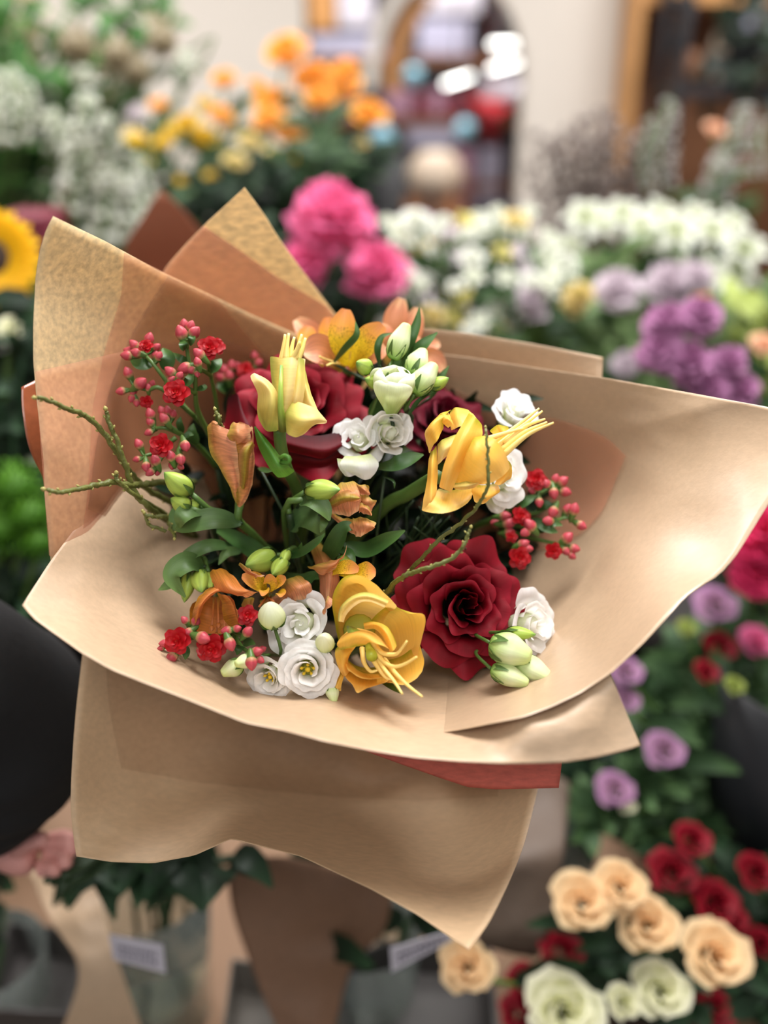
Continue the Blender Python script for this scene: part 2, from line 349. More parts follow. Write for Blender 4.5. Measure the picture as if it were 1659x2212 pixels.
# right back sheet
fC = tps([(880,705,.80),(1000,720,.80),(1150,745,.79),(1300,772,.775),(1303,820,.775),(900,850,.86),(1100,900,.84),(1300,950,.80),(950,1000,.92)])
Cs = sheet('kraft_sheet', ruled([(820,712),(900,708),(1000,718),(1150,742),(1303,772)], [(850,980),(950,960),(1080,950),(1200,940),(1296,900)], 20, 30), fC, M['kraft'], seed=4, amp=.002)
tag(Cs, 'plain brown kraft sheet edge behind the white buds at right', 'wrapping paper', GP)
# big right sheet
fE = tps([(262,1043,.725),(200,1090,.705),(110,1210,.655),(48,1308,.615),(175,1410,.60),(310,1475,.592),(450,1530,.588),(620,1580,.586),(800,1622,.586),(1000,1646,.588),(1150,1650,.59),(1290,1635,.595),(1385,1612,.60),(1345,1520,.606),(1320,1455,.606),(1250,1500,.606),(1130,1550,.602),
          (320,1150,.735),(250,1280,.69),(400,1400,.69),(330,1300,.715),(500,1490,.66),(430,1250,.78),(620,1510,.655),(700,1480,.685),(900,1510,.68),(800,1400,.80),(600,1380,.82),(600,1200,.90),(1060,1480,.69),(1200,1450,.66),(1150,1350,.76)])
fD = tps([(950,765,.80),(1130,785,.775),(1300,815,.735),(1500,850,.685),(1740,905,.63),(1720,1010,.625),(1659,1090,.622),(1590,1200,.615),(1540,1262,.61),(1440,1335,.603),(1320,1455,.598),(1250,1500,.597),(1130,1550,.592),(890,1592,.59),
          (1000,1000,.86),(1150,1000,.82),(1300,1000,.765),(1450,1050,.695),(1200,1180,.79),(1330,1220,.71),(1150,1350,.745),(1260,1350,.69),(1060,1480,.67),(900,1500,.665),(850,1300,.88),(1200,1450,.645)])
_fD = fD
def fD(px, py):
    q = np.clip((np.asarray(px)-900)/230, 0, 1); q = q*q*(3-2*q); g = np.clip((np.asarray(py)-1380)/80, 0, 1); wgt = 1-(1-q)*g
    return _fD(px, py)*wgt+(fE(px, py)+.007)*(1-wgt)
D_out = [(930,762),(1000,770),(1130,790),(1300,815),(1500,850),(1659,879),(1735,900),(1745,940),(1720,1000),(1659,1090),(1625,1145),(1590,1200),(1565,1230),(1542,1250),(1520,1262),(1480,1290),(1440,1335),(1390,1390),(1320,1455),(1250,1500),(1190,1528),(1130,1550),(1000,1576),(860,1598)]
D_in = [(850,900),(900,930),(950,980),(980,1040),(1000,1150),(980,1250),(950,1320),(900,1380),(840,1420)]
D = sheet('kraft_sheet', ruled(D_in, D_out, 44, 90), fD, M['kraft_wax'], seed=6, amp=.0042)
tag(D, 'largest glazed kraft sheet flaring out past the right of the bouquet', 'wrapping paper', GP)
d1 = sheet('tint_layer', ruled(cat([(900,800),(1000,850),(1100,890),(1200,905),(1300,940),(1352,985)], 20), cat([(900,1100),(1000,1160),(1100,1190),(1200,1180),(1290,1120),(1348,992)], 20), 24, 26), fD, M['coral_pale'], off=-.003, seed=6, amp=.0042, thick=.0001)
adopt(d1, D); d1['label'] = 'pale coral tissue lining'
# front sheet, its rim towards the viewer
E_out = [(330,985),(262,1043),(200,1090),(110,1210),(60,1288),(48,1308),(70,1335),(100,1357),(175,1410),(240,1447),(310,1475),(380,1502),(450,1530),(530,1562),(620,1580),(700,1602),(800,1622),(900,1638),(1000,1646),(1080,1650),(1150,1650),(1220,1648),(1290,1637),(1340,1625),(1385,1612),(1370,1580),(1345,1520),(1325,1470),(1310,1440)]
E_in = [(430,1010),(470,1100),(500,1200),(560,1280),(650,1330),(780,1360),(900,1370),(1000,1380),(1080,1370),(1130,1350),(1170,1330)]
E = sheet('kraft_sheet', ruled(E_in, E_out, 44, 100), fE, M['kraft'], seed=6, amp=.0042)
tag(E, 'smooth kraft sheet forming the front rim below the blooms', 'wrapping paper', GP)
# sheet hanging under the rim
fF = tps([(178,1400,.73),(450,1500,.775),(800,1610,.79),(1180,1630,.74),(160,1560,.705),(153,1720,.69),(165,1850,.68),(290,1600,.745),(420,1640,.775),(600,1680,.79),(800,1710,.79),(980,1740,.765),(1165,1690,.715),
          (330,1865,.675),(500,1812,.67),(650,1850,.655),(800,1920,.625),(1013,2052,.575),(1130,1830,.66),(850,1850,.675),(600,1780,.715),(400,1770,.72),(850,1800,.72)])
gF = rows2([[(180,1395),(300,1450),(450,1510),(650,1560),(850,1610),(1000,1625),(1190,1620)],
            [(162,1560),(290,1585),(420,1620),(600,1650),(800,1690),(980,1700),(1165,1692)],
            [(153,1720),(270,1745),(420,1740),(560,1745),(740,1790),(940,1850),(1128,1835)],
            [(158,1800),(245,1812),(380,1810),(500,1785),(680,1830),(860,1905),(1066,1975)],
            [(165,1850),(240,1862),(330,1865),(420,1848),(500,1812),(650,1850),(800,1920),(900,1975),(1013,2052)]], 46, 60)
F = sheet('kraft_sheet', gF, fF, M['kraft_f'], seed=7, amp=.004)
tag(F, 'lower kraft sheet hanging in a point beneath the front rim', 'wrapping paper', GP)
f1 = sheet('tint_layer', rows2([[(228,1400),(400,1480),(700,1570),(1000,1620),(1120,1625)],[(235,1520),(430,1580),(700,1640),(900,1670),(1080,1700)],[(262,1660),(430,1690),(700,1720),(900,1730),(1075,1720)]], 24, 30), fF, M['rim_shade'], off=-.003, seed=7, amp=.004, thick=.0001)  # paints the shade of the front rim onto the lower sheet
adopt(f1, F); f1['label'] = 'brown shade tint under the front rim'
# coral sheet between rim and lower sheet
fH = tps([(640,1560,.66),(900,1600,.66),(1215,1620,.665),(740,1605,.665),(870,1652,.668),(1000,1694,.67),(1207,1702,.67)])
H = sheet('coral_sheet', rows2([[(560,1530),(700,1550),(900,1580),(1100,1600),(1216,1600)],[(600,1560),(740,1590),(880,1630),(1050,1655),(1213,1652)],[(640,1575),(745,1606),(870,1652),(950,1680),(1010,1700),(1070,1705),(1160,1703),(1207,1702)]], 12, 40), fH, M['coral'], seed=8, amp=.003)
tag(H, 'coral red paper strip peeping out under the front rim', 'wrapping paper')
H2 = sheet('glossy_sheet', rows2([[(120,800),(75,822),(46,836)],[(120,860),(80,880),(48,886)],[(130,960),(90,960),(62,965)],[(140,1060),(100,1060),(92,1030)]], 20, 10), tps([(45,835,.70),(120,820,.72),(60,960,.70),(130,1050,.73)]), M['foil'], seed=9, amp=.003)
tag(H2, 'glossy brown paper edge sticking out left of the tan sheet', 'wrapping paper')

# ------------------------------------------------------------------ bouquet stems
QB = P(560, 1480, 1.02)            # where the hand gathers the stems
def stem_to(base, ax, r0=.0026, k=.06, end=None, n=12):
    base = np.asarray(base); e = QB if end is None else end
    j = np.array([rng.uniform(-1, 1) for _ in range(3)])*.012
    p = [base, base-np.asarray(ax)*k*.5, base*.62+e*.38-np.asarray(ax)*.01+j, e+j]
    return cat(p, n), [r0]*n
rng = random.Random(11)
t = thing('tied_stems', 'green bundle of bouquet stems gathered beneath the paper', 'stems', QB)
for k in range(16):
    j = [np.array([rng.uniform(-1, 1), rng.uniform(-1, 1), rng.uniform(-1, 1)])*.012 for _ in range(3)]
    MB().tube(cat([QB+j[0], P(380, 1700, .98)+j[1]*.7, P(215, 1850, .93)+j[2]*.8, P(120, 1905, .90)+j[0]], 12), .0035, 7).build('stem', M['stem_d'], t)
def frame(ax, up=None):
    z = nrm(np.asarray(ax, float)); a = UP if up is None else np.asarray(up, float)
    x = np.cross(a, z)
    if np.linalg.norm(x) < 1e-4: x = np.cross(RT, z)
    x = nrm(x); return x, np.cross(z, x), z
def cup_petal(fr, c, R, phi, r0, r1, zb, h, span, curl=.2, flare=1.5, tip=.12, spiral=.1, wav=.0, seed=0, m=12, n=11, lean=0, bulge=0):
    """one petal of a cupped bloom; everything in units of R"""
    x, y, z = fr; rows = []; r_ = random.Random(seed); ph = r_.uniform(0, 6); fq = r_.uniform(3, 6)
    for i in range(m):
        v = i/(m-1); row = []
        for u in np.linspace(-1, 1, n):
            au = abs(u); vv = v*(1-.30*au**2.6)
            sp = span*(.30+.70*math.sin(PI*min(.5, vv*.62+.06))) 
            a = phi+u*sp
            rad = r0+(r1-r0)*vv**flare + u*spiral*vv + bulge*math.sin(PI*min(1, vv))
            hz = zb+h*math.sin(min(vv, 1)*PI/2)**.9
            if vv > .55:
                q = (vv-.55)/.45; cc = curl*(.45+.9*au**1.5)
                rad += cc*q*q; hz -= cc*.55*q**3
            if v > .85: 
                tp = tip*max(0, 1-au*2.2)*((v-.85)/.15)
                rad += tp*(.7 if curl > .05 else .1); hz += tp*.3
            wv = wav*v*v*math.sin(fq*u*2+ph)
            hz += wv*.7; rad += wv+lean*v*v
            row.append(c+R*(rad*(math.cos(a)*x+math.sin(a)*y)+hz*z))
        rows.append(row)
    return rows
def make_rose(name, label, px, py, d, ax, Rpx, mats, seed, N=26, up=None, skip=(), group=None, cx=0, cy=0, petal_sub=1, mask=None):
    r_ = random.Random(seed); c = P(px, py, d); R = Rpx*d/FPX; fr = frame(ax, up); z = fr[2]
    t = thing(name, label, 'flower', c-z*R*.9, group)
    for i in range(N):
        q = i/(N-1); phi = i*2.3999+r_.uniform(-.3, .3)
        rt = .08+.66*q**1.0; inner = q < .25
        zt = .36-.64*q**1.05; zb = -.95
        mb = MB(); mb.grid(cup_petal(fr, c, R, phi, max(.03, rt*(.85 if inner else .72-.2*q)), rt, zb, zt-zb, (1.35 if inner else 1.10-.38*q), curl=(.01 if q < .12 else .08+.20*q), flare=(1.0 if inner else 1.1), tip=(.03 if inner else .16*q+.08), spiral=(.05+.07*q), wav=.015+.03*q, seed=seed*50+i, m=16, n=15))
        mb.build('petal', mats[0] if q < .9 else mats[-1], t, sub=petal_sub)
    s, rr = stem_to(c-z*R*.62, z, .0032); mb = MB(); mb.tube(s, rr, 8); mb.blob(c-z*R*.85, z, R*.2, R*.35, 10, 6); mb.build('stem', M['stem_d'], t)
    for k in range(4):
        a = k*1.6; dr = math.cos(a)*fr[0]+math.sin(a)*fr[1]; b = c-z*R*.7
        MB().grid(leaf_grid([b, b+dr*R*.4-z*R*.05, b+dr*R*.75-z*R*.25], R*.12, z, .3)).build('sepal', M['stem'], t)
    return t
make_rose('red_rose', 'velvety crimson red rose, fully visible, right of the open yellow lily', 1004, 1308, .69, CV(.10, .12, 1), 176, [M['rose'], M['rose']], 5, N=28)
make_rose('red_rose', 'velvety crimson red rose behind the pale yellow drooping lily', 640, 880, .742, CV(.03, .38, 1), 180, [M['rose'], M['rose']], 9, N=27)
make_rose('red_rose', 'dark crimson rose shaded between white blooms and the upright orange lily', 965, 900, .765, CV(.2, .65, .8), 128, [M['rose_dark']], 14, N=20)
# drooping front petals of the second rose
t = bpy.data.objects[[o.name for o in bpy.data.objects if o.get('label', '').startswith('velvety crimson red rose behind')][0]]
tt = {'_o': t, '_loc': tuple(t.location)}
for rows in ([[(600,925,.715),(660,940,.705),(710,938,.705),(755,922,.715)],[(610,955,.70),(660,968,.692),(710,972,.692),(757,950,.702)],[(620,975,.705),(665,985,.70),(700,990,.70),(740,965,.71)]],
             [[(612,950,.715),(660,962,.71),(710,965,.71),(750,950,.72)],[(618,990,.712),(660,995,.705),(700,998,.705),(735,985,.715)],[(640,1010,.73),(670,1012,.725),(700,1010,.725),(722,1000,.73)]],
             [[(492,860,.745),(512,850,.735),(520,880,.73)],[(488,900,.735),(520,915,.72),(545,930,.715)],[(482,935,.73),(520,960,.72),(560,965,.715)]]):
    MB().grid(patch(PX(rows), 10, 14)).build('petal', M['rose'], tt)

def make_lis(label, px, py, d, ax, Rpx, seed, N=14, bulge=0, openc=False, mat='white', deep=.75, curl=.22, up=None, wav=.05, tilt_h=.2, name='white_lisianthus', stem=True, sep=False, rmin=.08):
    r_ = random.Random(seed); c = P(px, py, d); R = Rpx*d/FPX; fr = frame(ax, up); z = fr[2]
    t = thing(name, label, 'flower', c-z*R*deep)
    for i in range(N):
        q = i/(N-1); phi = i*2.3999+r_.uniform(-.25, .25)
        rt = rmin+(.84-rmin)*q**.85
        if openc: rt = .30+.56*q**.9
        zt = tilt_h-(tilt_h+.12)*q**1.5 if not openc else .12-.22*q**1.4
        mb = MB(); mb.grid(cup_petal(fr, c, R, phi, max(.05, rt*.45), rt, -deep, zt+deep, 1.15-.25*q, curl=.02+curl*q, flare=1.1, bulge=bulge, tip=.0, spiral=.09, wav=wav*(.4+.9*q), seed=seed*50+i, m=12, n=13))
        mb.build('petal', M[mat], t, sub=1)
    if not openc:
        MB().blob(c-z*R*deep*.9, z, R*(.24+rmin), R*(deep*.9-.02), 14, 9, prof=lambda q: max(.05, math.sin(PI*min(1, q*.8+.14))**.7), lobes=3, la=.14, tw=3).build('inner_petals', M['cream'], t, sub=1)
    if openc:
        mb = MB(); mb.blob(c-z*R*deep*.7, z, R*.30, R*.2, 14, 6, prof=lambda q: 1-.6*q); mb.build('throat', M['throat'], t)
        for k in range(5):
            a = k*1.256+.3; e = c-z*R*.22+R*.14*(math.cos(a)*fr[0]+math.sin(a)*fr[1])
            mb = MB(); mb.tube([c-z*R*.7, e], R*.02, 5); mb.blob(e-z*R*.03, nrm(z+.6*(math.cos(a)*fr[0])), R*.05, R*.16, 8, 6); mb.build('stamen', M['anther'], t)
        mb = MB(); mb.tube([c-z*R*.7, c-z*R*.2], R*.04, 6); mb.blob(c-z*R*.25, z, R*.08, R*.12, 8, 6); mb.build('pistil', M['anther'], t)
    if stem:
        s, rr = stem_to(c-z*R*deep*.95, z, .0017); mb = MB(); mb.tube(s, rr, 6); mb.build('stem', M['stem_d'], t)
    return t
L6 = make_lis('open white lisianthus with angular folded petals left of the open yellow lily', 648, 1348, .675, CV(-.1, .05, 1), 90, 21, N=13, curl=.16, wav=.03, rmin=.07, openc=False)
make_lis('round white lisianthus facing the viewer with yellow stamens, nearest the front rim', 664, 1450, .652, CV(.02, -.08, 1), 77, 22, N=20, openc=True, curl=.08, wav=.03)
make_lis('smaller tilted white lisianthus at the lower left of the bouquet', 578, 1468, .662, CV(-.35, -.28, 1), 66, 23, N=16, openc=True, curl=.1, wav=.03)
make_lis('ruffled white lisianthus right of the big crimson rose', 1160, 1350, .692, CV(.65, .1, .75), 88, 24, N=12, curl=.16, wav=.03)
make_lis('white lisianthus cup tucked between the two upper red roses', 848, 935, .69, CV(.25, -.1, .8), 60, 25, N=10, curl=.14, wav=.03, deep=1.3, rmin=.12, bulge=.12)
make_lis('white lisianthus with drooping lower petals beside the upper left rose', 772, 945, .70, CV(-.15, .25, 1), 70, 26, N=11, curl=.2, wav=.04, rmin=.08)
make_lis('white lisianthus behind the long stamens of the upright orange lily', 1118, 878, .735, CV(.25, .55, .8), 62, 27, N=13, curl=.15, wav=.05, deep=.9)
make_lis('large white lisianthus half hidden behind the upright orange lily', 1092, 1030, .70, CV(.45, .0, .9), 80, 28, N=12, curl=.16, wav=.03, deep=.6)
make_lis('greenish white half open lisianthus cup topmost in the bouquet', 852, 804, .68, CV(.08, .85, .5), 48, 29, N=8, mat='cream', curl=.03, wav=.03, deep=2.0, rmin=.10, bulge=.55)
# lower petals of the drooping white bloom
tw = [o for o in bpy.data.objects if o.get('label', '').startswith('white lisianthus with drooping')][0]; tw = {'_o': tw, '_loc': tuple(tw.location)}
for rows in ([[(745,985,.69),(770,985,.685),(800,980,.69)],[(735,1000,.685),(775,1005,.678),(818,1000,.685)],[(742,1015,.685),(780,1022,.68),(812,1020,.685)],[(760,1022,.69),(785,1036,.687),(800,1034,.69)]],
             [[(728,990,.69),(740,992,.687),(752,994,.69)],[(732,1010,.687),(745,1012,.684),(760,1012,.688)],[(745,1028,.69),(755,1030,.688),(768,1026,.69)]]):
    MB().grid(patch(PX(rows), 10, 12)).build('petal', M['white'], tw)
tw = [o for o in bpy.data.objects if o.get('label', '').startswith('large white lisianthus half')][0]; tw = {'_o': tw, '_loc': tuple(tw.location)}
for rows in ([[(1050,1060,.72),(1080,1055,.715),(1110,1050,.72)],[(1045,1080,.72),(1085,1085,.71),(1130,1075,.72)],[(1060,1095,.72),(1080,1108,.715),(1100,1090,.72)]],
             [[(1045,1078,.715),(1060,1074,.712),(1080,1078,.715)],[(1055,1098,.715),(1070,1100,.71),(1088,1098,.715)],[(1062,1106,.717),(1075,1110,.714),(1085,1106,.716)]]):
    MB().grid(patch(PX(rows), 10, 12)).build('petal', M['white'], tw)

# ------------------------------------------------------------------ buds
def bud_pair(p0, p1, r, mat, t, name='bud', cone=.0, lobes=3, la=.07, tw=2.0, openend=False):
    """p0 base, p1 tip (px,py,d)"""
    a = P(*p0); b = P(*p1); L = np.linalg.norm(b-a); R = r*p0[2]/FPX
    if openend:
        pr = lambda q: (.45+.75*math.sin(PI*min(.5, q*1.1+.05)))*(1 if q < .5 else 1-.62*((q-.5)/.5)**1.1)*.85
    else:
        pr = lambda q: max(.03, math.sin(PI*min(1, q**.8*.99+.01))**.75)*(1-cone*q)
    mb = MB(); mb.blob(a, b-a, R, L, 16, 12, prof=pr, lobes=lobes, la=la, tw=tw)
    return mb.build(name, mat, t, sub=1)
def calyx(p0, p1, r, t, n=5):
    a = P(*p0); b = P(*p1); z = nrm(b-a); L = np.linalg.norm(b-a); R = r*p0[2]/FPX; x, y, z = frame(z)
    mb = MB()
    for k in range(n):
        an = k*2*PI/n; dr = math.cos(an)*x+math.sin(an)*y
        mb.grid(leaf_grid([a, a+dr*R*.75+z*L*.15, a+dr*R*1.08+z*L*.45], R*.28, dr, .3, m=6, n=3))
    return mb.build('calyx', M['stem'], t)
def bud_thing(label, buds, mat, catn, name, end=None, lob=(3, .07, 2.0), openend=False, group=None, stem_r=.0013, hub=None):
    t = thing(name, label, catn, P(*buds[0][0]), group)
    for p0, p1, r in buds:
        bo = bud_pair(p0, p1, r, M[mat], t, lobes=lob[0], la=lob[1], tw=lob[2], openend=openend)
        calyx(p0, p1, r, sub(bo, t))
        a = P(*p0); ax = nrm(P(*p1)-a)
        if hub is not None:
            h = P(*hub); mb = MB(); mb.tube(cat([a, a*.5+h*.5-ax*.008, h], 8), stem_r, 6); mb.build('stem', M['stem'], t)
        else:
            s, rr = stem_to(a, ax, stem_r, end=end); MB().tube(s, rr, 6).build('stem', M['stem'], t)
    if hub is not None:
        s, rr = stem_to(P(*hub), CV(0, .6, .6), stem_r*1.3); MB().tube(s, rr, 6).build('stem', M['stem_d'], t)
    return t
W = 'white_lisianthus_bud'
bud_thing('tall narrow pale green bud highest among the white blooms', [((848,778,.70),(880,698,.70),24)], 'bud_w', 'flower bud', W, openend=True)
bud_thing('pair of twisted pale green buds right of the topmost cup', [((888,812,.69),(916,755,.70),25),((895,852,.685),(940,785,.69),27)], 'bud_w', 'flower buds', W, openend=True, hub=(880,880,.71))
bud_thing('small green closed bud pointing right below the twisted pair', [((928,838,.69),(970,816,.69),15)], 'gbud', 'flower bud', W, hub=(875,880,.71))
bud_thing('round pale green bud with a pinched tip left of the white bloom', [((592,1352,.66),(580,1302,.645),30)], 'cream', 'flower bud', W, lob=(4, .05, 1))
bud_thing('little round green white bud between white blooms and yellow lily', [((704,1400,.665),(699,1374,.64),21)], 'cream', 'flower bud', W, lob=(4, .04, 1))
bud_thing('pair of narrow pale buds poking out at lower left over the paper', [((525,1432,.66),(478,1456,.655),20),((548,1422,.655),(508,1435,.645),16)], 'bud_w', 'flower buds', W, openend=True, hub=(575,1420,.70))
bud_thing('slim pointed green bud lying against the right ruffled bloom', [((1090,1366,.665),(1158,1371,.66),15)], 'gbud', 'flower bud', W, hub=(1070,1370,.70))
bud_thing('plump half open pale bud under the big crimson rose', [((1058,1388,.66),(1148,1420,.65),37)], 'bud_w', 'flower bud', W, openend=True, hub=(1040,1370,.70), lob=(5, .08, 1.5))
bud_thing('lowest pale bud pointing right over the paper', [((1060,1444,.655),(1142,1478,.648),24)], 'bud_w', 'flower bud', W, openend=True, hub=(1040,1400,.70))
bud_thing('long pale bud with a hollow tip right of the lowest bud', [((1108,1422,.665),(1195,1472,.65),27)], 'bud_w', 'flower bud', W, openend=True, hub=(1060,1390,.70))
bud_thing('tiny greenish tip below the round white bloom with stamens', [((715,1478,.662),(722,1518,.655),15)], 'bud_w', 'flower bud', W, hub=(715,1470,.69), openend=True)

# ------------------------------------------------------------------ yellow lilies
def petals(t, lst, mat, m=16, n=14, sub_=1):
    am = .0015 if 'peach' in mat.name or 'orange_petal' == mat.name else .0004
    for k_, rows in enumerate(lst):
        g_ = patch(PX(rows), m, n); ii, jj = np.meshgrid(np.linspace(-1, 1, m), np.linspace(-1, 1, n), indexing='ij'); e_ = np.maximum(np.abs(ii), np.abs(jj))**2
        for a_ in range(m):
            for b_ in range(n):
                g_[a_, b_] += np.array(mnoise.noise_vector(Vector(g_[a_, b_]*230)+Vector((k_*3.1, 0, 0))))*am*(.25+e_[a_, b_])
        MB().grid(g_).build('petal', mat, t, sub=sub_)
# open lily, front
t = thing('yellow_lily', 'open yellow orange lily at the bottom, green pistil showing', 'flower', P(790,1420,.70))
petals(t, [
 # great upper hood
 [[(735,1400,.69),(722,1340,.672),(718,1290,.66),(738,1250,.652),(762,1240,.652)],[(752,1390,.69),(745,1340,.69),(748,1300,.685),(758,1262,.67),(790,1248,.65)],[(772,1390,.69),(775,1345,.698),(785,1310,.69),(800,1290,.67),(822,1272,.648)],[(790,1390,.688),(812,1350,.69),(835,1325,.675),(850,1318,.66),(858,1310,.648)]],
 # right petal with its pointed tip
 [[(780,1370,.69),(810,1330,.68),(845,1308,.66),(880,1325,.648)],[(800,1385,.69),(840,1350,.68),(880,1335,.662),(918,1330,.642)],[(812,1410,.69),(850,1390,.68),(890,1385,.662),(912,1375,.648)],[(820,1440,.69),(850,1440,.68),(880,1430,.665),(900,1425,.655)]],
 # lower right curled petal
 [[(810,1430,.69),(860,1420,.675),(905,1390,.655)],[(825,1455,.682),(870,1452,.662),(916,1425,.648)],[(835,1475,.675),(875,1472,.652),(912,1448,.645)],[(838,1470,.662),(872,1480,.645),(900,1466,.64)]],
 # lower petal with tip
 [[(745,1420,.675),(775,1440,.69),(820,1440,.69),(850,1430,.68)],[(742,1450,.662),(775,1465,.668),(815,1468,.668),(846,1450,.665)],[(750,1468,.652),(775,1482,.65),(815,1480,.655),(842,1465,.655)],[(764,1478,.648),(772,1497,.642),(800,1483,.648),(835,1474,.65)]],
 # left petal
 [[(725,1400,.67),(745,1390,.665),(780,1385,.67)],[(724,1420,.655),(740,1415,.65),(765,1402,.655)],[(732,1445,.652),(742,1440,.648),(752,1425,.655)],[(742,1462,.66),(748,1458,.655),(756,1450,.66)]],
 # inner cup, folded collar
 [[(735,1405,.648),(745,1402,.642),(765,1398,.64),(790,1393,.64)],[(728,1392,.645),(745,1385,.638),(775,1380,.634),(800,1388,.632)],[(735,1378,.65),(757,1368,.64),(790,1368,.635),(828,1395,.632)],[(756,1360,.66),(775,1358,.652),(810,1368,.648),(845,1405,.645)]],
 [[(742,1410,.66),(755,1430,.672),(780,1450,.675),(815,1455,.672)],[(745,1430,.65),(762,1448,.655),(790,1462,.655),(822,1462,.652)],[(752,1448,.643),(775,1462,.64),(800,1468,.64),(838,1462,.64)]],
 # inner second fold, crescent
 [[(785,1345,.665),(812,1342,.655),(840,1358,.648),(858,1395,.645)],[(785,1352,.66),(812,1350,.648),(835,1368,.64),(850,1405,.638)],[(788,1360,.662),(812,1360,.654),(828,1378,.648),(842,1410,.645)]],
 # small lower left dark orange petal
 [[(738,1440,.672),(745,1440,.668),(752,1436,.668)],[(722,1470,.665),(735,1462,.66),(744,1458,.662)],[(708,1494,.662),(722,1490,.656),(738,1482,.658)],[(708,1496,.664),(722,1493,.66),(736,1492,.66)]],
], M['lily'])
# pale rolled rim inside the hood
petals(t, [[[(730,1342,.655),(735,1310,.645),(765,1285,.64),(800,1280,.637),(840,1296,.636)],[(735,1342,.65),(742,1316,.640),(768,1293,.634),(800,1290,.63),(835,1304,.63)],[(742,1345,.655),(750,1325,.65),(775,1303,.648),(800,1300,.645),(830,1312,.645)]]], M['lily_pale'])
MB().grid(patch(PX([[(748,1352,.652),(755,1352,.646),(768,1356,.65)],[(752,1372,.646),(762,1370,.64),(782,1366,.642)],[(758,1384,.648),(763,1382,.644),(770,1380,.646)]]), 8, 8)).build('collar', M['gbud'], t, sub=1)
mb = MB(); mb.tube([P(795,1385,.67), P(800,1405,.655), P(803,1418,.645)], [.0028, .0034, .004], 12); mb.build('pistil', M['pistil'], t, sub=0)
for pts in ([(806,1388,.655),(825,1410,.645),(850,1414,.636),(862,1408,.63),(879,1385,.622)],[(808,1395,.655),(825,1425,.645),(850,1440,.634),(875,1434,.628),(900,1419,.62)],[(782,1400,.66),(786,1430,.65),(800,1450,.642),(815,1448,.64)],[(812,1415,.655),(830,1445,.64),(850,1470,.63),(869,1499,.618)],[(830,1425,.655),(850,1450,.64),(880,1480,.628),(912,1505,.615)],[(800,1415,.655),(815,1440,.645),(832,1462,.64),(845,1468,.638)]):
    c_ = cat([P(*q) for q in pts], 14); MB().tube(c_, list(np.linspace(.0021, .0007, 14)), 7).build('stamen', M['filament'], t)
s, rr = stem_to(P(790,1400,.70), CV(0, .1, 1), .003); MB().tube(s, rr, 8).build('stem', M['stem'], t)
MB().blob(P(778,1362,.685), CV(-.1, .2, 1), .012, .012, 14, 7).build('throat', M['throat'], t)

# side on lily, upper right
t = thing('yellow_lily', 'yellow orange lily seen side on, long stamens reaching up to the right', 'flower', P(932,1040,.69))
petals(t, [
 # front strap, rolled
 [[(1012,892,.668),(1025,900,.655),(1042,918,.660)],[(985,940,.652),(1005,940,.642),(1040,945,.652)],[(965,985,.65),(985,985,.638),(1012,985,.65)],[(955,1020,.65),(970,1025,.640),(992,1022,.65)],[(948,1052,.655),(960,1058,.648),(975,1064,.652)]],
 # left upper curled petal
 [[(975,885,.668),(960,900,.66),(958,925,.665)],[(950,895,.67),(935,915,.655),(945,950,.655)],[(930,915,.672),(922,935,.66),(936,962,.66)],[(918,930,.68),(919,950,.67),(928,980,.672)]],
 # top back petals
 [[(972,890,.69),(985,880,.682),(1010,884,.685)],[(970,905,.678),(990,895,.668),(1025,898,.675)],[(975,930,.67),(998,920,.66),(1035,915,.665)]],
 [[(942,905,.67),(955,892,.665),(968,890,.67)],[(955,912,.66),(968,905,.655),(978,912,.66)],[(968,925,.662),(975,920,.658),(982,928,.662)]],
 # left hanging petal
 [[(930,975,.665),(936,972,.66),(943,962,.665)],[(925,1000,.66),(934,1005,.652),(946,1000,.66)],[(922,1040,.658),(932,1045,.65),(945,1040,.658)],[(915,1075,.655),(930,1080,.646),(942,1068,.652)],[(911,1102,.655),(922,1104,.65),(935,1090,.652)]],
 # bottom sail petal
 [[(948,1055,.662),(970,1060,.668),(1000,1052,.672),(1022,1052,.675)],[(938,1070,.652),(965,1075,.655),(995,1070,.66),(1024,1060,.665)],[(925,1090,.646),(960,1092,.645),(990,1088,.65),(1020,1072,.66)],[(911,1104,.648),(950,1110,.640),(985,1102,.645),(1012,1086,.655)]],
 # big bell petal right
 [[(980,1040,.668),(990,990,.655),(1015,950,.648),(1048,940,.648)],[(990,1048,.655),(1010,1010,.640),(1035,975,.634),(1070,950,.638)],[(1010,1050,.65),(1035,1030,.636),(1065,1000,.632),(1090,975,.640)],[(1025,1045,.66),(1055,1045,.645),(1085,1030,.640),(1102,1010,.65)]],
 # right back petals
 [[(1058,930,.668),(1075,918,.66),(1098,922,.668)],[(1075,950,.668),(1095,945,.66),(1110,955,.668)],[(1085,980,.672),(1098,978,.668),(1108,970,.672)]],
 [[(1085,990,.67),(1098,995,.662),(1106,1005,.668)],[(1080,1020,.662),(1095,1025,.655),(1105,1030,.662)],[(1068,1045,.66),(1080,1048,.655),(1090,1042,.66)]],
 # lower inner petals
 [[(1020,1045,.668),(1045,1048,.66),(1075,1045,.665)],[(1020,1065,.662),(1050,1075,.652),(1080,1062,.66)],[(1025,1085,.668),(1045,1088,.66),(1062,1072,.668)]],
], M['lily'])
petals(t, [[[(945,960,.668),(955,950,.66),(985,938,.66)],[(945,980,.66),(960,970,.65),(990,950,.652)],[(946,1005,.662),(955,995,.655),(975,975,.655)]],
           [[(982,1045,.655),(1010,1040,.645),(1040,1042,.65)],[(980,1052,.65),(1010,1050,.64),(1045,1038,.646)],[(985,1058,.655),(1010,1058,.65),(1040,1046,.655)]]], M['lily_pale'])
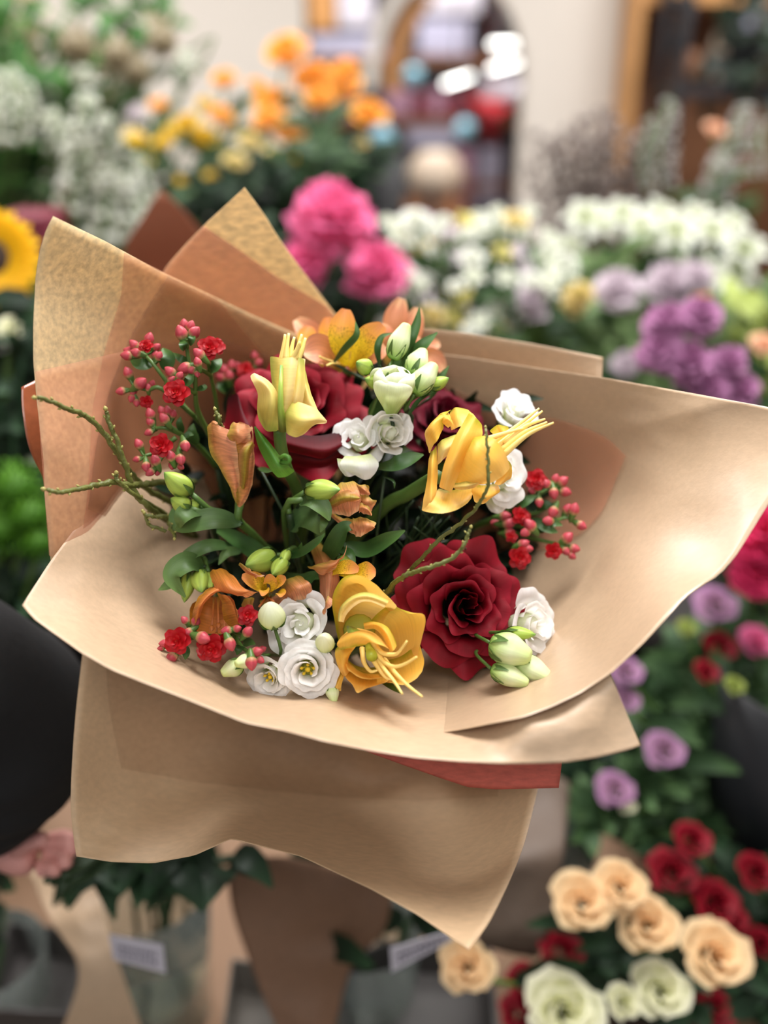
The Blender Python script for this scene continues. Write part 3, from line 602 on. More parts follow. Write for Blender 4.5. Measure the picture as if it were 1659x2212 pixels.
for e, b_ in (((1165,882,.655),(1060,960,.66)),((1172,888,.65),(1070,968,.658)),((1182,912,.645),(1080,975,.655)),((1178,905,.648),(1090,960,.655)),((1196,913,.64),(1085,985,.652)),((1130,925,.65),(1050,950,.655))):
    a = P(*b_); b2 = P(*e); mid = (a+b2)/2+CV(0, 1, 0)*rng.uniform(-.002, .004)
    MB().tube(cat([a, mid, b2], 10), list(np.linspace(.0024, .0007, 10)), 7).build('stamen', M['filament'], t)
mb = MB(); mb.tube(cat([P(945,1030,.672), P(925,1040,.69), P(880,1068,.71), P(820,1105,.74), P(700,1250,.83), QB], 22), .0052, 10); mb.build('stem', M['stem'], t)

# pale lily from behind, upper left
t = thing('yellow_lily', 'pale yellow lily seen from behind in front of the upper left rose', 'flower', P(605,935,.68))
petals(t, [
 # central tube
 [[(592,925,.668),(590,860,.665),(585,800,.668),(583,770,.67)],[(602,930,.655),(605,860,.648),(608,800,.65),(608,772,.655)],[(610,932,.655),(625,860,.645),(634,800,.648),(636,772,.652)],[(622,925,.665),(650,860,.66),(658,800,.665),(660,775,.67)]],
 # left outer petal, bulging then tipped
 [[(600,932,.66),(575,930,.665),(558,905,.668)],[(602,905,.65),(580,890,.642),(555,880,.66)],[(604,870,.65),(585,850,.640),(557,855,.655)],[(595,840,.655),(570,825,.645),(550,832,.655)],[(575,818,.66),(558,815,.655),(543,822,.658)],[(555,808,.662),(548,806,.66),(541,812,.662)]],
 # right outer petal folded
 [[(612,925,.655),(612,895,.65),(620,865,.655)],[(622,938,.648),(635,905,.636),(640,868,.648)],[(640,945,.648),(660,910,.634),(665,875,.648)],[(660,935,.655),(682,908,.64),(685,885,.655)],[(672,920,.662),(695,912,.655),(703,905,.66)],[(690,915,.665),(704,914,.664),(707,908,.665)]],
 # right back petal
 [[(630,800,.675),(648,795,.672),(660,800,.675)],[(640,840,.672),(660,835,.664),(672,850,.672)],[(650,880,.67),(670,875,.662),(690,890,.668)],[(668,905,.67),(685,900,.668),(704,908,.67)]],
 [[(634,775,.66),(645,772,.656),(658,778,.66)],[(630,820,.654),(645,820,.648),(660,822,.656)],[(625,860,.652),(640,862,.646),(655,864,.654)],[(628,880,.654),(638,880,.65),(650,880,.656)]],
], M['lily_pale'])
mb = MB(); mb.tube([P(612,930,.652), P(606,880,.643), P(606,840,.642), P(608,790,.65)], [.0034, .0022, .0018, .001], 8); mb.build('midrib', M['gbud'], t)
for b_, e in (((608,780,.66),(616,722,.658)),((618,778,.655),(624,720,.655)),((628,780,.66),(636,728,.66)),((636,778,.655),(652,722,.655)),((642,780,.66),(660,730,.66)),((630,776,.655),(648,738,.65))):
    MB().tube(cat([P(*b_), (P(*b_)+P(*e))/2+CV(1, 0, 0)*rng.uniform(-.001, .001), P(*e)], 8), list(np.linspace(.0024, .0009, 8)), 7).build('stamen', M['filament'], t)
mb = MB(); mb.tube(cat([P(604,925,.665), P(606,960,.672), P(618,1010,.69), P(645,1080,.735), P(640,1250,.82), QB], 22), .0046, 10); mb.build('stem', M['stem'], t)
MB().grid(patch(PX([[(548,922,.662),(552,921,.66),(556,926,.662)],[(556,960,.66),(568,950,.652),(582,955,.66)],[(570,990,.66),(588,980,.652),(605,985,.66)],[(585,1015,.66),(602,1010,.652),(622,1005,.656)],[(600,1032,.668),(618,1030,.662),(637,1018,.664)]]), 14, 8)).build('leaf', M['leaf_b'], t, sub=1)
MB().tube(cat([P(607,998,.65), P(622,1000,.646), P(625,990,.645), P(615,984,.646), P(606,990,.65)], 10), .0017, 6).build('leaf_curl', M['leaf_b'], t)
# ------------------------------------------------------------------ alstroemeria
def al_petal(t, base, mid, tip, w_, N, mat, cup=.35, wave=.06, shape=None, name='petal'):
    mb = MB(); mb.grid(leaf_grid([P(*base), P(*mid), P(*tip)], w_*base[2]/FPX, N, cup, m=14, n=9, wave=wave, shape=shape)); return mb.build(name, M[mat], t, sub=1)
obl = lambda t: .22+.85*math.sin(PI*min(.97, t**1.5*.93+.02))
AN = 'peach_alstroemeria'
# closed trumpet
t = thing(AN, 'closed peach and olive trumpet bloom standing left of the pale lily', 'flower', P(515,1095,.70))
petals(t, [
 [[(512,1092,.70),(500,1060,.69),(478,1020,.68),(455,980,.675),(448,935,.672),(450,918,.67)],[(515,1093,.695),(508,1060,.682),(494,1020,.668),(475,975,.66),(468,940,.658),(468,916,.66)],[(518,1093,.695),(516,1060,.68),(518,1020,.664),(513,985,.656),(510,955,.655),(505,934,.658)]],
 [[(514,1094,.695),(510,1060,.682),(508,1020,.668),(503,985,.660),(499,962,.660)],[(519,1094,.694),(532,1060,.678),(540,1020,.662),(542,980,.655),(540,950,.658)],[(522,1094,.698),(542,1055,.69),(548,1020,.68),(549,970,.672),(545,918,.67)]],
 [[(515,1080,.70),(505,1020,.70),(500,960,.69),(505,925,.685)],[(518,1080,.70),(518,1020,.70),(518,960,.688),(520,912,.68)],[(522,1080,.70),(532,1020,.70),(538,960,.69),(540,915,.685)]],
 [[(492,950,.658),(495,935,.655),(500,915,.66)],[(505,955,.652),(510,935,.648),(512,912,.656)],[(522,958,.652),(524,940,.65),(530,920,.658)],[(540,955,.66),(542,935,.658),(546,922,.665)]],
 [[(448,920,.68),(455,925,.675),(462,932,.68)],[(460,908,.675),(465,920,.668),(472,928,.672)],[(478,915,.672),(480,925,.668),(485,932,.67)]],
], M['alst'])
petals(t, [[[(520,1050,.672),(516,1010,.658),(518,975,.650),(540,950,.652)],[(528,1055,.670),(530,1010,.654),(535,975,.648),(546,955,.655)],[(534,1050,.674),(542,1015,.664),(547,980,.660),(548,965,.662)]]], M['alst_g'])
mb = MB(); mb.tube(cat([P(518,1085,.70), P(514,1115,.70), P(520,1130,.71), P(560,1170,.74), P(620,1260,.83), QB], 20), [.0036]*2+[.0032]*18, 8); mb.build('stem', M['stem'], t)
# bloom pointing right
t = thing(AN, 'wrinkled peach bloom lying sideways beside a striped green bud', 'flower', P(705,1085,.70))
petals(t, [
 [[(700,1092,.70),(710,1065,.69),(735,1045,.68),(765,1038,.675)],[(702,1100,.695),(720,1085,.675),(745,1072,.66),(778,1068,.662)],[(706,1108,.70),(730,1112,.685),(755,1115,.672),(775,1105,.668)]],
 [[(708,1100,.70),(735,1118,.69),(765,1122,.68)],[(710,1110,.70),(740,1130,.685),(768,1142,.675)],[(722,1120,.70),(745,1142,.69),(772,1160,.68)]],
 [[(760,1120,.68),(785,1118,.672),(812,1128,.668)],[(765,1135,.672),(790,1135,.662),(810,1140,.664)],[(770,1160,.675),(785,1156,.668),(800,1145,.67)]],
 [[(762,1040,.685),(775,1045,.675),(798,1050,.67)],[(768,1055,.68),(785,1058,.668),(800,1066,.67)],[(770,1072,.682),(785,1072,.675),(792,1075,.674)]],
 [[(768,1068,.68),(790,1070,.672),(815,1082,.668)],[(772,1082,.68),(788,1085,.668),(806,1092,.67)],[(775,1095,.682),(788,1100,.675),(800,1110,.675)]],
 [[(768,1095,.675),(785,1088,.67),(800,1098,.668)],[(772,1100,.67),(788,1098,.664),(805,1115,.665)],[(775,1108,.675),(785,1108,.67),(796,1112,.67)]],
], M['alst'])
petals(t, [[[(708,1085,.682),(730,1065,.668),(755,1062,.660),(776,1072,.658)],[(710,1092,.680),(735,1080,.662),(755,1076,.655),(777,1076,.656)],[(714,1098,.684),(738,1092,.670),(758,1086,.662),(776,1080,.660)]]], M['alst_g'])
s, rr = stem_to(P(702,1095,.70), CV(1, 0, 0), .0026); MB().tube(s, rr, 8).build('stem', M['stem'], t)
# back bloom with streaks
t = thing(AN, 'orange bloom with dark streaked yellow petals above the upper left rose', 'flower', P(745,800,.76))
for m_, q in (('alst_y', ((745,790,.745),(738,735,.725),(748,668,.725),27)), ('alst_y', ((755,795,.745),(790,745,.72),(828,702,.715),28)), ('alst', ((740,800,.75),(700,760,.735),(655,762,.73),32)), ('alst_y', ((735,790,.76),(715,735,.755),(708,685,.755),22)),
              ('alst', ((735,795,.77),(690,740,.77),(640,690,.78),26)), ('alst', ((760,800,.75),(800,765,.73),(830,745,.73),26)), ('alst_y', ((700,790,.76),(665,740,.765),(668,705,.77),20))):
    al_petal(t, *q[:3], q[3], CV(0, .2, 1), m_, shape=obl)
s, rr = stem_to(P(745,800,.76), CV(0, .5, 1), .0025); MB().tube(s, rr, 8).build('stem', M['stem'], t)
for q in (((745,790,.75),(700,775,.73),(690,770,.725)),((748,790,.75),(720,785,.73),(705,790,.725))):
    MB().tube(cat([P(*a) for a in q], 8), .0009, 5).build('stamen', M['filament'], t)
t = thing(AN, 'soft salmon bloom farthest back, between dark pointed leaves', 'flower', P(850,770,.79))
for q in (((845,780,.79),(850,710,.78),(868,645,.78),24),((855,780,.79),(885,730,.78),(902,665,.78),22),((840,785,.79),(830,740,.77),(820,700,.775),24),((880,790,.79),(925,770,.78),(960,800,.78),20),((880,780,.79),(915,750,.785),(950,742,.79),16),((870,785,.78),(885,750,.77),(900,725,.77),22)):
    al_petal(t, *q[:3], q[3], CV(0, .2, 1), 'alst', shape=obl)
s, rr = stem_to(P(850,780,.79), CV(0, .5, 1), .0025); MB().tube(s, rr, 8).build('stem', M['stem'], t)
# bell at the lower left
t = thing(AN, 'open orange bell bloom drooping over the lowest red florets', 'flower', P(470,1260,.74))
petals(t, [
 [[(415,1355,.665),(418,1320,.66),(430,1290,.668),(455,1268,.68)],[(425,1345,.655),(430,1312,.645),(448,1285,.65),(470,1268,.66)],[(432,1330,.66),(445,1300,.652),(465,1280,.655),(492,1278,.66)]],
 [[(470,1280,.66),(480,1300,.665),(482,1330,.67),(495,1355,.672)],[(488,1285,.655),(500,1300,.655),(508,1325,.66),(518,1348,.665)],[(500,1290,.665),(510,1310,.67),(515,1335,.675),(522,1350,.68)]],
 [[(408,1350,.68),(412,1310,.69),(430,1290,.70)],[(430,1370,.70),(435,1320,.72),(450,1290,.72)],[(470,1375,.70),(470,1330,.72),(470,1290,.72)],[(505,1365,.69),(505,1325,.71),(495,1285,.71)]],
 [[(452,1238,.68),(470,1228,.675),(492,1232,.68)],[(458,1258,.665),(485,1250,.655),(510,1252,.665)],[(470,1276,.66),(500,1276,.648),(535,1275,.655)],[(505,1284,.668),(530,1290,.66),(562,1278,.662)]],
], M['alst_o'])
for a, b_ in (((470,1290,.70),(472,1345,.672)),((462,1290,.70),(458,1350,.672)),((480,1290,.70),(485,1355,.676)),((474,1290,.71),(468,1365,.68))):
    mb = MB(); mb.tube([P(*a), P(*b_)], .0008, 5); mb.blob(P(*b_), P(*b_)-P(*a), .002, .007, 8, 6); mb.build('stamen', M['alst_o'], t)
s, rr = stem_to(P(470,1250,.73), CV(0, .9, .3), .0025); MB().tube(s, rr, 8).build('stem', M['stem'], t)
# brown orange bloom
t = thing(AN, 'brownish orange bloom with spotted inner petals behind the round pale bud', 'flower', P(590,1290,.73))
petals(t, [
 [[(605,1275,.70),(620,1250,.69),(650,1242,.69)],[(610,1290,.685),(640,1270,.672),(670,1262,.678)],[(620,1300,.69),(650,1295,.68),(682,1288,.685)]],
 [[(515,1218,.68),(522,1218,.675),(530,1222,.68)],[(530,1235,.675),(540,1235,.67),(550,1238,.675)],[(552,1248,.675),(562,1246,.67),(572,1246,.675)]],
 [[(525,1300,.69),(535,1290,.685),(548,1292,.69)],[(525,1320,.685),(535,1318,.68),(545,1320,.685)],[(520,1338,.69),(530,1340,.685),(540,1340,.69)]],
 [[(560,1300,.71),(575,1320,.70),(590,1340,.70)],[(580,1290,.71),(600,1310,.70),(615,1325,.70)],[(600,1285,.71),(620,1300,.70),(640,1310,.70)]],
], M['alst'])
for q in (((575,1290,.70),(560,1262,.68),(522,1245,.672),18),((580,1290,.70),(585,1265,.675),(580,1240,.668),14),((582,1290,.70),(600,1262,.672),(618,1248,.665),13),((570,1290,.70),(572,1275,.67),(568,1288,.66),10),((590,1290,.70),(606,1280,.67),(608,1290,.66),10)):
    al_petal(t, *q[:3], q[3], CV(0, .5, 1), 'alst_y', shape=obl)
for a, b_ in (((580,1285,.70),(560,1310,.675)),((585,1288,.70),(578,1318,.675)),((575,1288,.70),(592,1300,.672))):
    MB().tube([P(*a), P(*b_)], .0009, 5).build('stamen', M['alst_o'], t)
s, rr = stem_to(P(582,1290,.71), CV(0, .3, 1), .0025); MB().tube(s, rr, 8).build('stem', M['stem'], t)
t = thing(AN, 'peach bloom with long tube and one streaked petal above the open lily', 'flower', P(700,1210,.73))
petals(t, [
 [[(668,1180,.72),(685,1172,.71),(700,1178,.72)],[(680,1215,.70),(700,1205,.69),(720,1210,.70)],[(690,1262,.69),(712,1245,.68),(735,1245,.69)],[(695,1310,.69),(710,1300,.68),(725,1290,.69)]],
 [[(662,1225,.685),(680,1222,.68),(700,1215,.685)],[(690,1238,.678),(715,1222,.668),(735,1205,.672)],[(712,1240,.68),(735,1215,.672),(750,1178,.672)]],
 [[(695,1320,.675),(702,1300,.668),(712,1290,.67)],[(702,1326,.672),(712,1310,.665),(722,1296,.668)]],
], M['alst'])
for q in (((705,1245,.69),(740,1228,.675),(775,1232,.67),17),((735,1240,.69),(780,1240,.672),(812,1238,.668),24)):
    al_petal(t, *q[:3], q[3], CV(0, .6, 1), 'alst_y', shape=obl)
s, rr = stem_to(P(690,1190,.72), CV(.2, -.8, .3), .0028); MB().tube(s, rr, 8).build('stem', M['stem'], t)
GB = 'green_alstroemeria_bud'
ob = (3, .08, .3)
bud_thing('large and small striped green buds at the left by the twigs', [((415,1068,.69),(354,1020,.68),25),((412,1098,.69),(368,1076,.685),20),((430,1095,.70),(400,1092,.69),16)], 'gbud', 'flower buds', GB, lob=ob, stem_r=.0022, hub=(455,1105,.70))
bud_thing('fat striped green bud pointing right onto the sideways peach bloom', [((660,1062,.69),(736,1058,.67),25)], 'gbud', 'flower bud', GB, lob=ob, stem_r=.0022, hub=(625,1110,.70))
bud_thing('pair of green buds in the middle above the spotted bloom', [((595,1200,.70),(530,1222,.68),26),((618,1208,.69),(588,1242,.675),18),((622,1190,.695),(610,1215,.68),12)], 'gbud', 'flower buds', GB, lob=ob, stem_r=.0018, hub=(640,1198,.71))
bud_thing('cluster of hanging green buds at the far lower left', [((430,1232,.70),(436,1280,.685),21),((412,1230,.70),(398,1302,.69),17),((450,1235,.70),(456,1275,.69),12)], 'gbud', 'flower buds', GB, lob=ob, stem_r=.0018, hub=(440,1215,.715))
bud_thing('green bud behind the streaked petal above the open lily', [((735,1205,.70),(758,1232,.69),20)], 'gbud', 'flower bud', GB, lob=ob, stem_r=.0018, hub=(720,1185,.71))
bud_thing('two small round green buds right of the upper left rose', [((800,800,.70),(770,782,.69),19),((825,830,.70),(788,818,.69),16)], 'gbud', 'flower buds', GB, lob=ob, stem_r=.0018, hub=(830,850,.72))

# ------------------------------------------------------------------ kalanchoe
def floret(t, px, py, d, r, ax, seed, mat='kred'):
    r_ = random.Random(seed); c = P(px, py, d); R = r*d/FPX; x, y, z = frame(ax); mb = MB()
    for ring, (n_, rr, up_) in enumerate(((5, 1.0, .05), (5, .78, .3), (4, .5, .5), (3, .28, .6))):
        for k in range(n_):
            a = k*2*PI/n_+ring*.6+r_.uniform(-.15, .15); dr = math.cos(a)*x+math.sin(a)*y
            b = c+z*R*.08*ring
            mb.grid(leaf_grid([b, b+dr*R*rr*.55+z*R*up_*.5, b+dr*R*rr+z*R*up_*(.8-.3*r_.random())], R*rr*.42, z, .25, m=7, n=5, wave=.1, shape=lambda q: .35+.75*math.sin(PI*min(.93, q*.95))))
    return mb.build('floret', M[mat], t, sub=1)
def kbud(t, px, py, d, r, dirx, diry, seed, green=.5):
    c = P(px, py, d); ax = CV(dirx, diry, .35); R = r*.93*d/FPX; L = R*2.7
    mb = MB(); mb.blob(c-ax*L*.5, ax, R, L, 12, 10, prof=lambda q: max(.05, math.sin(PI*min(1, q**.9*.98+.01))**.7), lobes=4, la=.05, tw=2.2)
    o = mb.build('bud', M['kbud'], t)
    mb = MB(); mb.blob(c-ax*L*.95, ax, R*.8, L*.72, 8, 6, prof=lambda q: .2+.8*q**.6); mb.build('calyx', M['stem'], sub(o, t))
    return o
def kalanchoe(label, buds, florets, branches, leaves=(), seed=1, stem_r=.0022, end=True):
    r_ = random.Random(seed); t = thing('kalanchoe_spray', label, 'flower', P(*branches[0][0]))
    for i, f in enumerate(florets): floret(t, f[0], f[1], f[2], f[3], CV(r_.uniform(-.3, .3), r_.uniform(0, .4), 1) if len(f) < 5 else CV(*f[4]), seed*30+i)
    ends = [br[-1] for br in branches]
    for i, b_ in enumerate(buds):
        e = min((pt for br in branches for pt in br), key=lambda q: (q[0]-b_[0])**2+(q[1]-b_[1])**2+1e-9)
        dx, dy = b_[0]-e[0], e[1]-b_[1]; L = math.hypot(dx, dy)+1e-6
        kbud(t, b_[0], b_[1], b_[2], b_[3], dx/L*.9, dy/L*.9+.1, i)
        if L > 6: MB().tube(cat([P(*e), (P(*e)+P(*b_[:3]))/2+CV(0, -1, 0)*.002, P(*b_[:3])], 6), .0009, 5).build('stalk', M['stem'], t)
    for k, br in enumerate(branches):
        n_ = 4*len(br); MB().tube(cat([P(*q) for q in br], n_), list(np.linspace(stem_r*(1.25 if k == 0 else .9), stem_r*.6, n_)), 7).build('stem', M['stem'], t)
    if end:
        b0 = P(*branches[0][0]); MB().tube(cat([b0, b0*.5+QB*.5, QB], 8), stem_r*1.3, 7).build('stem', M['stem_d'], t)
    for a, m_, b_, w_ in leaves:
        MB().grid(leaf_grid([P(*a), P(*m_), P(*b_)], w_*.7/2000, CV(.1, .3, 1), .3)).build('leaf', M['leaf'], t, sub=1)
    return t
kalanchoe('tall spray of pink buds and red florets at the upper left', 
 [(275,768,.70,12),(290,745,.70,11),(282,760,.705,13),(322,732,.70,12),(338,750,.70,9),(343,770,.695,10),(295,762,.695,11),(336,768,.70,9),
  (277,806,.70,12),(303,828,.695,14),(320,838,.70,8),(262,845,.70,10),(288,845,.70,9),(285,860,.70,9),(295,870,.70,8),(328,830,.705,8),
  (392,720,.69,15),(412,705,.695,11),(420,718,.69,13),(398,702,.70,11),(430,765,.685,13),(427,783,.68,10),
  (368,803,.69,12),(400,795,.69,14),(414,800,.69,10),(388,812,.685,9),(370,820,.69,9),(426,808,.685,7),(385,822,.69,7)],
 [(315,748,.69,17,(0,.4,1)),(381,849,.68,31,(0,.15,1)),(452,752,.69,27,(.2,.2,1)),(468,748,.70,20,(.5,.3,1)),(316,868,.70,15,(.1,-.3,1))],
 [[(480,980,.76),(445,925,.73),(425,880,.71),(422,830,.695),(424,800,.69)],[(445,925,.735),(400,880,.715),(360,825,.70),(330,785,.695),(310,765,.70)],[(420,900,.72),(350,840,.70),(320,842,.70),(290,835,.70)],
  [(422,830,.70),(410,790,.70),(403,750,.695),(398,735,.69)],[(470,960,.76),(468,880,.74),(455,810,.71),(448,780,.69)],[(455,810,.71),(430,795,.69)],[(422,850,.70),(395,830,.69),(385,815,.69)]],
 [((355,800,.70),(362,775,.695),(352,752,.70),18),((328,785,.70),(305,788,.695),(282,778,.70),15),((410,785,.70),(390,775,.695),(374,762,.70),9),((395,830,.69),(408,822,.685),(412,806,.69),12),((425,840,.70),(440,838,.695),(442,830,.70),8),
  ((400,755,.69),(396,745,.685),(392,735,.69),10),((410,745,.69),(414,733,.685),(418,722,.69),9),((455,800,.70),(466,790,.695),(478,775,.70),14)], seed=31)
kalanchoe('spray with one open red floret just above the twigs at left',
 [(325,895,.70,12),(355,905,.695,12),(362,888,.70,10),(374,895,.70,9),(350,888,.70,10),(325,912,.70,10),(322,934,.70,9),(300,960,.695,11),(296,992,.695,8),(400,963,.685,12),(369,986,.685,12),(390,992,.685,12),(336,995,.69,12),(316,1008,.69,11),(325,1020,.69,10),(340,1018,.695,9),(372,1005,.69,9),(390,1008,.69,8)],
 [(348,962,.68,27,(-.05,.1,1))],
 [[(470,1010,.78),(430,965,.74),(395,940,.71),(365,918,.70)],[(395,940,.71),(360,925,.70),(335,925,.70)],[(380,945,.70),(340,975,.70),(312,985,.695)],[(395,950,.70),(385,975,.695),(372,995,.69)],[(350,985,.70),(340,1005,.695)]],
 [((425,960,.72),(415,935,.71),(418,915,.71),12),((395,935,.71),(388,915,.70),(390,900,.70),8),((400,945,.70),(408,938,.70),(418,940,.70),7)], seed=32)
kalanchoe('lowest red and pink spray resting on the front paper rim at left',
 [(399,1340,.66,9),(423,1342,.66,11),(407,1366,.655,11),(355,1390,.66,10),(348,1400,.66,7),(371,1420,.655,13),(438,1378,.65,15),(433,1405,.655,10),(490,1362,.655,11),(512,1358,.655,9),(535,1365,.655,12),(497,1391,.65,14),(555,1408,.65,12),(543,1432,.645,14),(562,1425,.65,9),(567,1402,.655,8)],
 [(383,1384,.652,31,(-.1,0,1)),(456,1400,.655,33,(.1,-.1,1)),(535,1330,.66,24,(.2,.2,1)),(478,1388,.66,20,(.2,-.2,1))],
 [[(520,1340,.74),(490,1375,.69),(460,1385,.675)],[(490,1375,.69),(430,1375,.675),(398,1385,.67)],[(500,1360,.70),(520,1395,.675),(540,1410,.66)],[(500,1360,.70),(515,1370,.67),(528,1372,.66)],[(430,1375,.675),(415,1360,.67)]],
 [((398,1395,.665),(402,1410,.66),(400,1425,.66),9),((520,1395,.67),(516,1402,.665),(512,1415,.665),9),((525,1390,.67),(540,1388,.665),(552,1392,.66),9)], seed=33)
kalanchoe('bushy red and pink spray against the paper at the right',
 [(1180,1045,.735,11),(1196,1065,.735,12),(1215,1040,.74,12),(1220,1062,.74,12),(1200,1035,.74,10),(1150,1060,.74,9),(1240,1101,.735,13),(1255,1135,.735,11),(1225,1100,.74,11),(1195,1105,.735,12),(1185,1125,.735,12),(1145,1135,.73,14),(1135,1150,.73,11),(1225,1162,.735,13),(1240,1185,.735,11),(1222,1190,.735,10),(1235,1200,.735,9),(1130,1175,.73,12),(1140,1185,.73,10),(1098,1130,.74,14),(1090,1115,.74,12),(1100,1150,.74,11),(1165,1085,.735,10),(1070,1130,.75,10)],
 [(1158,1036,.735,25,(0,.2,1)),(1195,1190,.73,20,(.1,-.1,1)),(1122,1205,.725,26,(.1,0,1)),(1125,1115,.735,22,(.2,.2,1)),(1105,1160,.735,14,(.1,.2,1))],
 [[(1020,1140,.80),(1080,1115,.765),(1130,1085,.75),(1165,1060,.74)],[(1080,1115,.765),(1150,1110,.75),(1205,1085,.74)],[(1080,1130,.77),(1150,1140,.75),(1215,1120,.74),(1235,1120,.74)],[(1080,1140,.77),(1160,1165,.75),(1210,1175,.74)],[(1080,1150,.77),(1115,1180,.745)],[(1130,1085,.75),(1195,1052,.74)]],
 [((1100,1100,.75),(1130,1085,.735),(1160,1070,.735),13),((1150,1120,.745),(1180,1140,.735),(1205,1150,.735),13),((1160,1150,.745),(1190,1130,.735),(1215,1135,.735),12),((1100,1120,.75),(1120,1090,.74),(1110,1070,.74),14),((1160,1100,.745),(1180,1090,.74),(1205,1110,.74),11)], seed=34)
kalanchoe('small dim spray of buds behind the left edge of the upper left rose',
 [(485,800,.79,12),(500,790,.79,11),(478,815,.79,11),(495,812,.79,12),(550,770,.80,10),(558,785,.80,10),(515,790,.80,9)],
 [(530,800,.785,20,(0,.2,1))], [[(520,900,.84),(505,850,.81),(495,820,.80)],[(505,850,.81),(540,810,.80),(552,790,.80)]], [((500,850,.80),(480,835,.79),(470,825,.79),14),((510,840,.80),(530,815,.79),(540,780,.80),12)], seed=35)

# ------------------------------------------------------------------ twigs
def twig(label, branches, r=.0022, seed=1):
    r_ = random.Random(seed); t = thing('budding_twig', label, 'twig', P(*branches[0][-1]))
    for k, br in enumerate(branches):
        n_ = 6*len(br); c_ = cat([P(*q) for q in br], n_); c_ += np.array([[r_.uniform(-1, 1)*.0006 for _ in range(3)] for _ in range(n_)])
        bo = None; rr = [r*(.6+.5*i/n_)*(1+.25*r_.random()) for i in range(n_)] if k == 0 else [r*.75]*n_
        bo = sub(MB().tube(c_, rr, 8).build('branch', M['twig'], t), t)
        for i in range(3, n_-2, 4):
            a = nrm(c_[i+1]-c_[i-1]); s = nrm(np.cross(a, FW))*(1 if (i//4) % 2 else -1)
            MB().blob(c_[i]+s*rr[i]*.6, nrm(s-a*1.2), r*.45, r*1.6, 6, 5).build('node', M['node'], bo)
        MB().blob(c_[0], nrm(c_[0]-c_[2]), r*.8, r*2, 6, 5).build('node', M['node'], bo)
    return t
twig('longest twig arching to the upper left across the tan paper', [[(82,858,.622),(112,868,.63),(145,883,.642),(180,896,.655),(215,925,.668),(245,965,.68),(272,1008,.695),(310,1050,.715),(370,1085,.75),(450,1110,.80),(520,1200,.88)]], seed=41)
twig('short upright twig crossing the longest twig', [[(230,888,.665),(240,925,.668),(256,960,.672),(272,1010,.68),(290,1060,.69),(320,1095,.70),(370,1130,.75),(450,1180,.82)]], r=.0023, seed=42)
twig('twig reaching straight left over the paper edge, lowest of the three', [[(102,1058,.625),(128,1064,.632),(165,1058,.645),(205,1048,.66),(240,1042,.67),(290,1048,.69),(350,1042,.72),(420,1040,.78)],[(250,1025,.668),(258,1042,.672),(300,1075,.69),(355,1108,.73),(430,1160,.80)]], seed=43)
twig('thin twig with a forked end by the leaves at left', [[(315,1112,.69),(335,1116,.695),(362,1118,.705),(420,1150,.76)],[(312,1108,.69),(325,1135,.695),(360,1147,.70)],[(378,1160,.69),(366,1135,.70),(366,1120,.71)]], r=.0018, seed=44)
twig('slender curved twig passing in front of the upright orange lily', [[(1050,925,.632),(1053,965,.63),(1055,1010,.63),(1052,1055,.633),(1030,1095,.642),(990,1135,.652),(950,1165,.658),(915,1200,.668),(870,1250,.70),(800,1330,.78)]], r=.0014, seed=45)
twig('twig with pale nodes curving over the top of the big crimson rose', [[(1014,1143,.635),(1008,1165,.635),(998,1185,.635),(970,1208,.637),(930,1225,.64),(890,1238,.65),(855,1258,.665),(800,1320,.74)]], r=.0017, seed=46)
twig('stubby twig end inside the closed peach trumpet', [[(466,888,.66),(475,905,.66),(478,925,.665),(495,945,.675),(505,1000,.70)]], r=.0018, seed=47)

# ------------------------------------------------------------------ leaves in the bouquet
def leaves(label, items, mat, base, N=None, name='leafy_stem', stem=True):
    t = thing(name, label, 'leaves', P(*base))
    for it in items:
        pts = it[:-1]; w_ = it[-1]
        if stem: MB().tube(cat([P(*base), (P(*base)+P(*pts[0]))/2-CV(0, 0, 1)*.004, P(*pts[0])], 6), .0012, 5).build('stalk', M['stem_d'], t)
        MB().grid(leaf_grid([P(*q) for q in pts], w_*.7/2000, CV(.15, .45, 1) if N is None else N, .3, m=16, n=7)).build('leaf', M[mat], t, sub=1)
    return t
leaves('broad drooping green leaves under the striped buds at left', [[(520,1130,.70),(460,1122,.69),(400,1135,.69),(378,1142,.695),25],[(440,1105,.70),(410,1105,.685),(390,1120,.68),(388,1140,.69),20],[(400,1100,.71),(385,1120,.705),(378,1150,.705),22]], 'leaf_g', (530,1135,.73))
leaves('curled green leaves around the sideways peach bloom', [[(650,1085,.69),(675,1080,.678),(700,1100,.675),(712,1125,.675),22],[(625,1140,.71),(655,1120,.70),(680,1130,.695),(700,1160,.70),30],[(700,1110,.69),(700,1130,.68),(692,1150,.68),9]], 'leaf_g', (615,1130,.74))
leaves('arching leaves above the hanging green buds at lower left', [[(500,1180,.72),(450,1180,.70),(400,1205,.695),(390,1230,.70),16],[(440,1225,.70),(405,1215,.685),(370,1245,.68),(400,1290,.685),24],[(400,1240,.70),(370,1260,.69),(342,1275,.69),13],[(520,1190,.72),(490,1195,.71),(472,1220,.705),12]], 'leaf_g', (510,1185,.76))
leaves('long narrow leaves rising in the middle of the bouquet', [[(620,1205,.70),(650,1195,.685),(685,1170,.675),(702,1152,.672),10],[(620,1200,.70),(645,1190,.69),(652,1172,.68),8],[(700,1220,.71),(720,1180,.69),(745,1140,.68),(775,1142,.68),20],[(745,1175,.71),(790,1190,.70),(840,1165,.685),(875,1146,.68),20],[(600,1240,.71),(650,1255,.70),(680,1245,.695),(700,1252,.69),15],[(735,1190,.70),(755,1195,.69),(768,1220,.685),10]], 'leaf', (640,1230,.77))
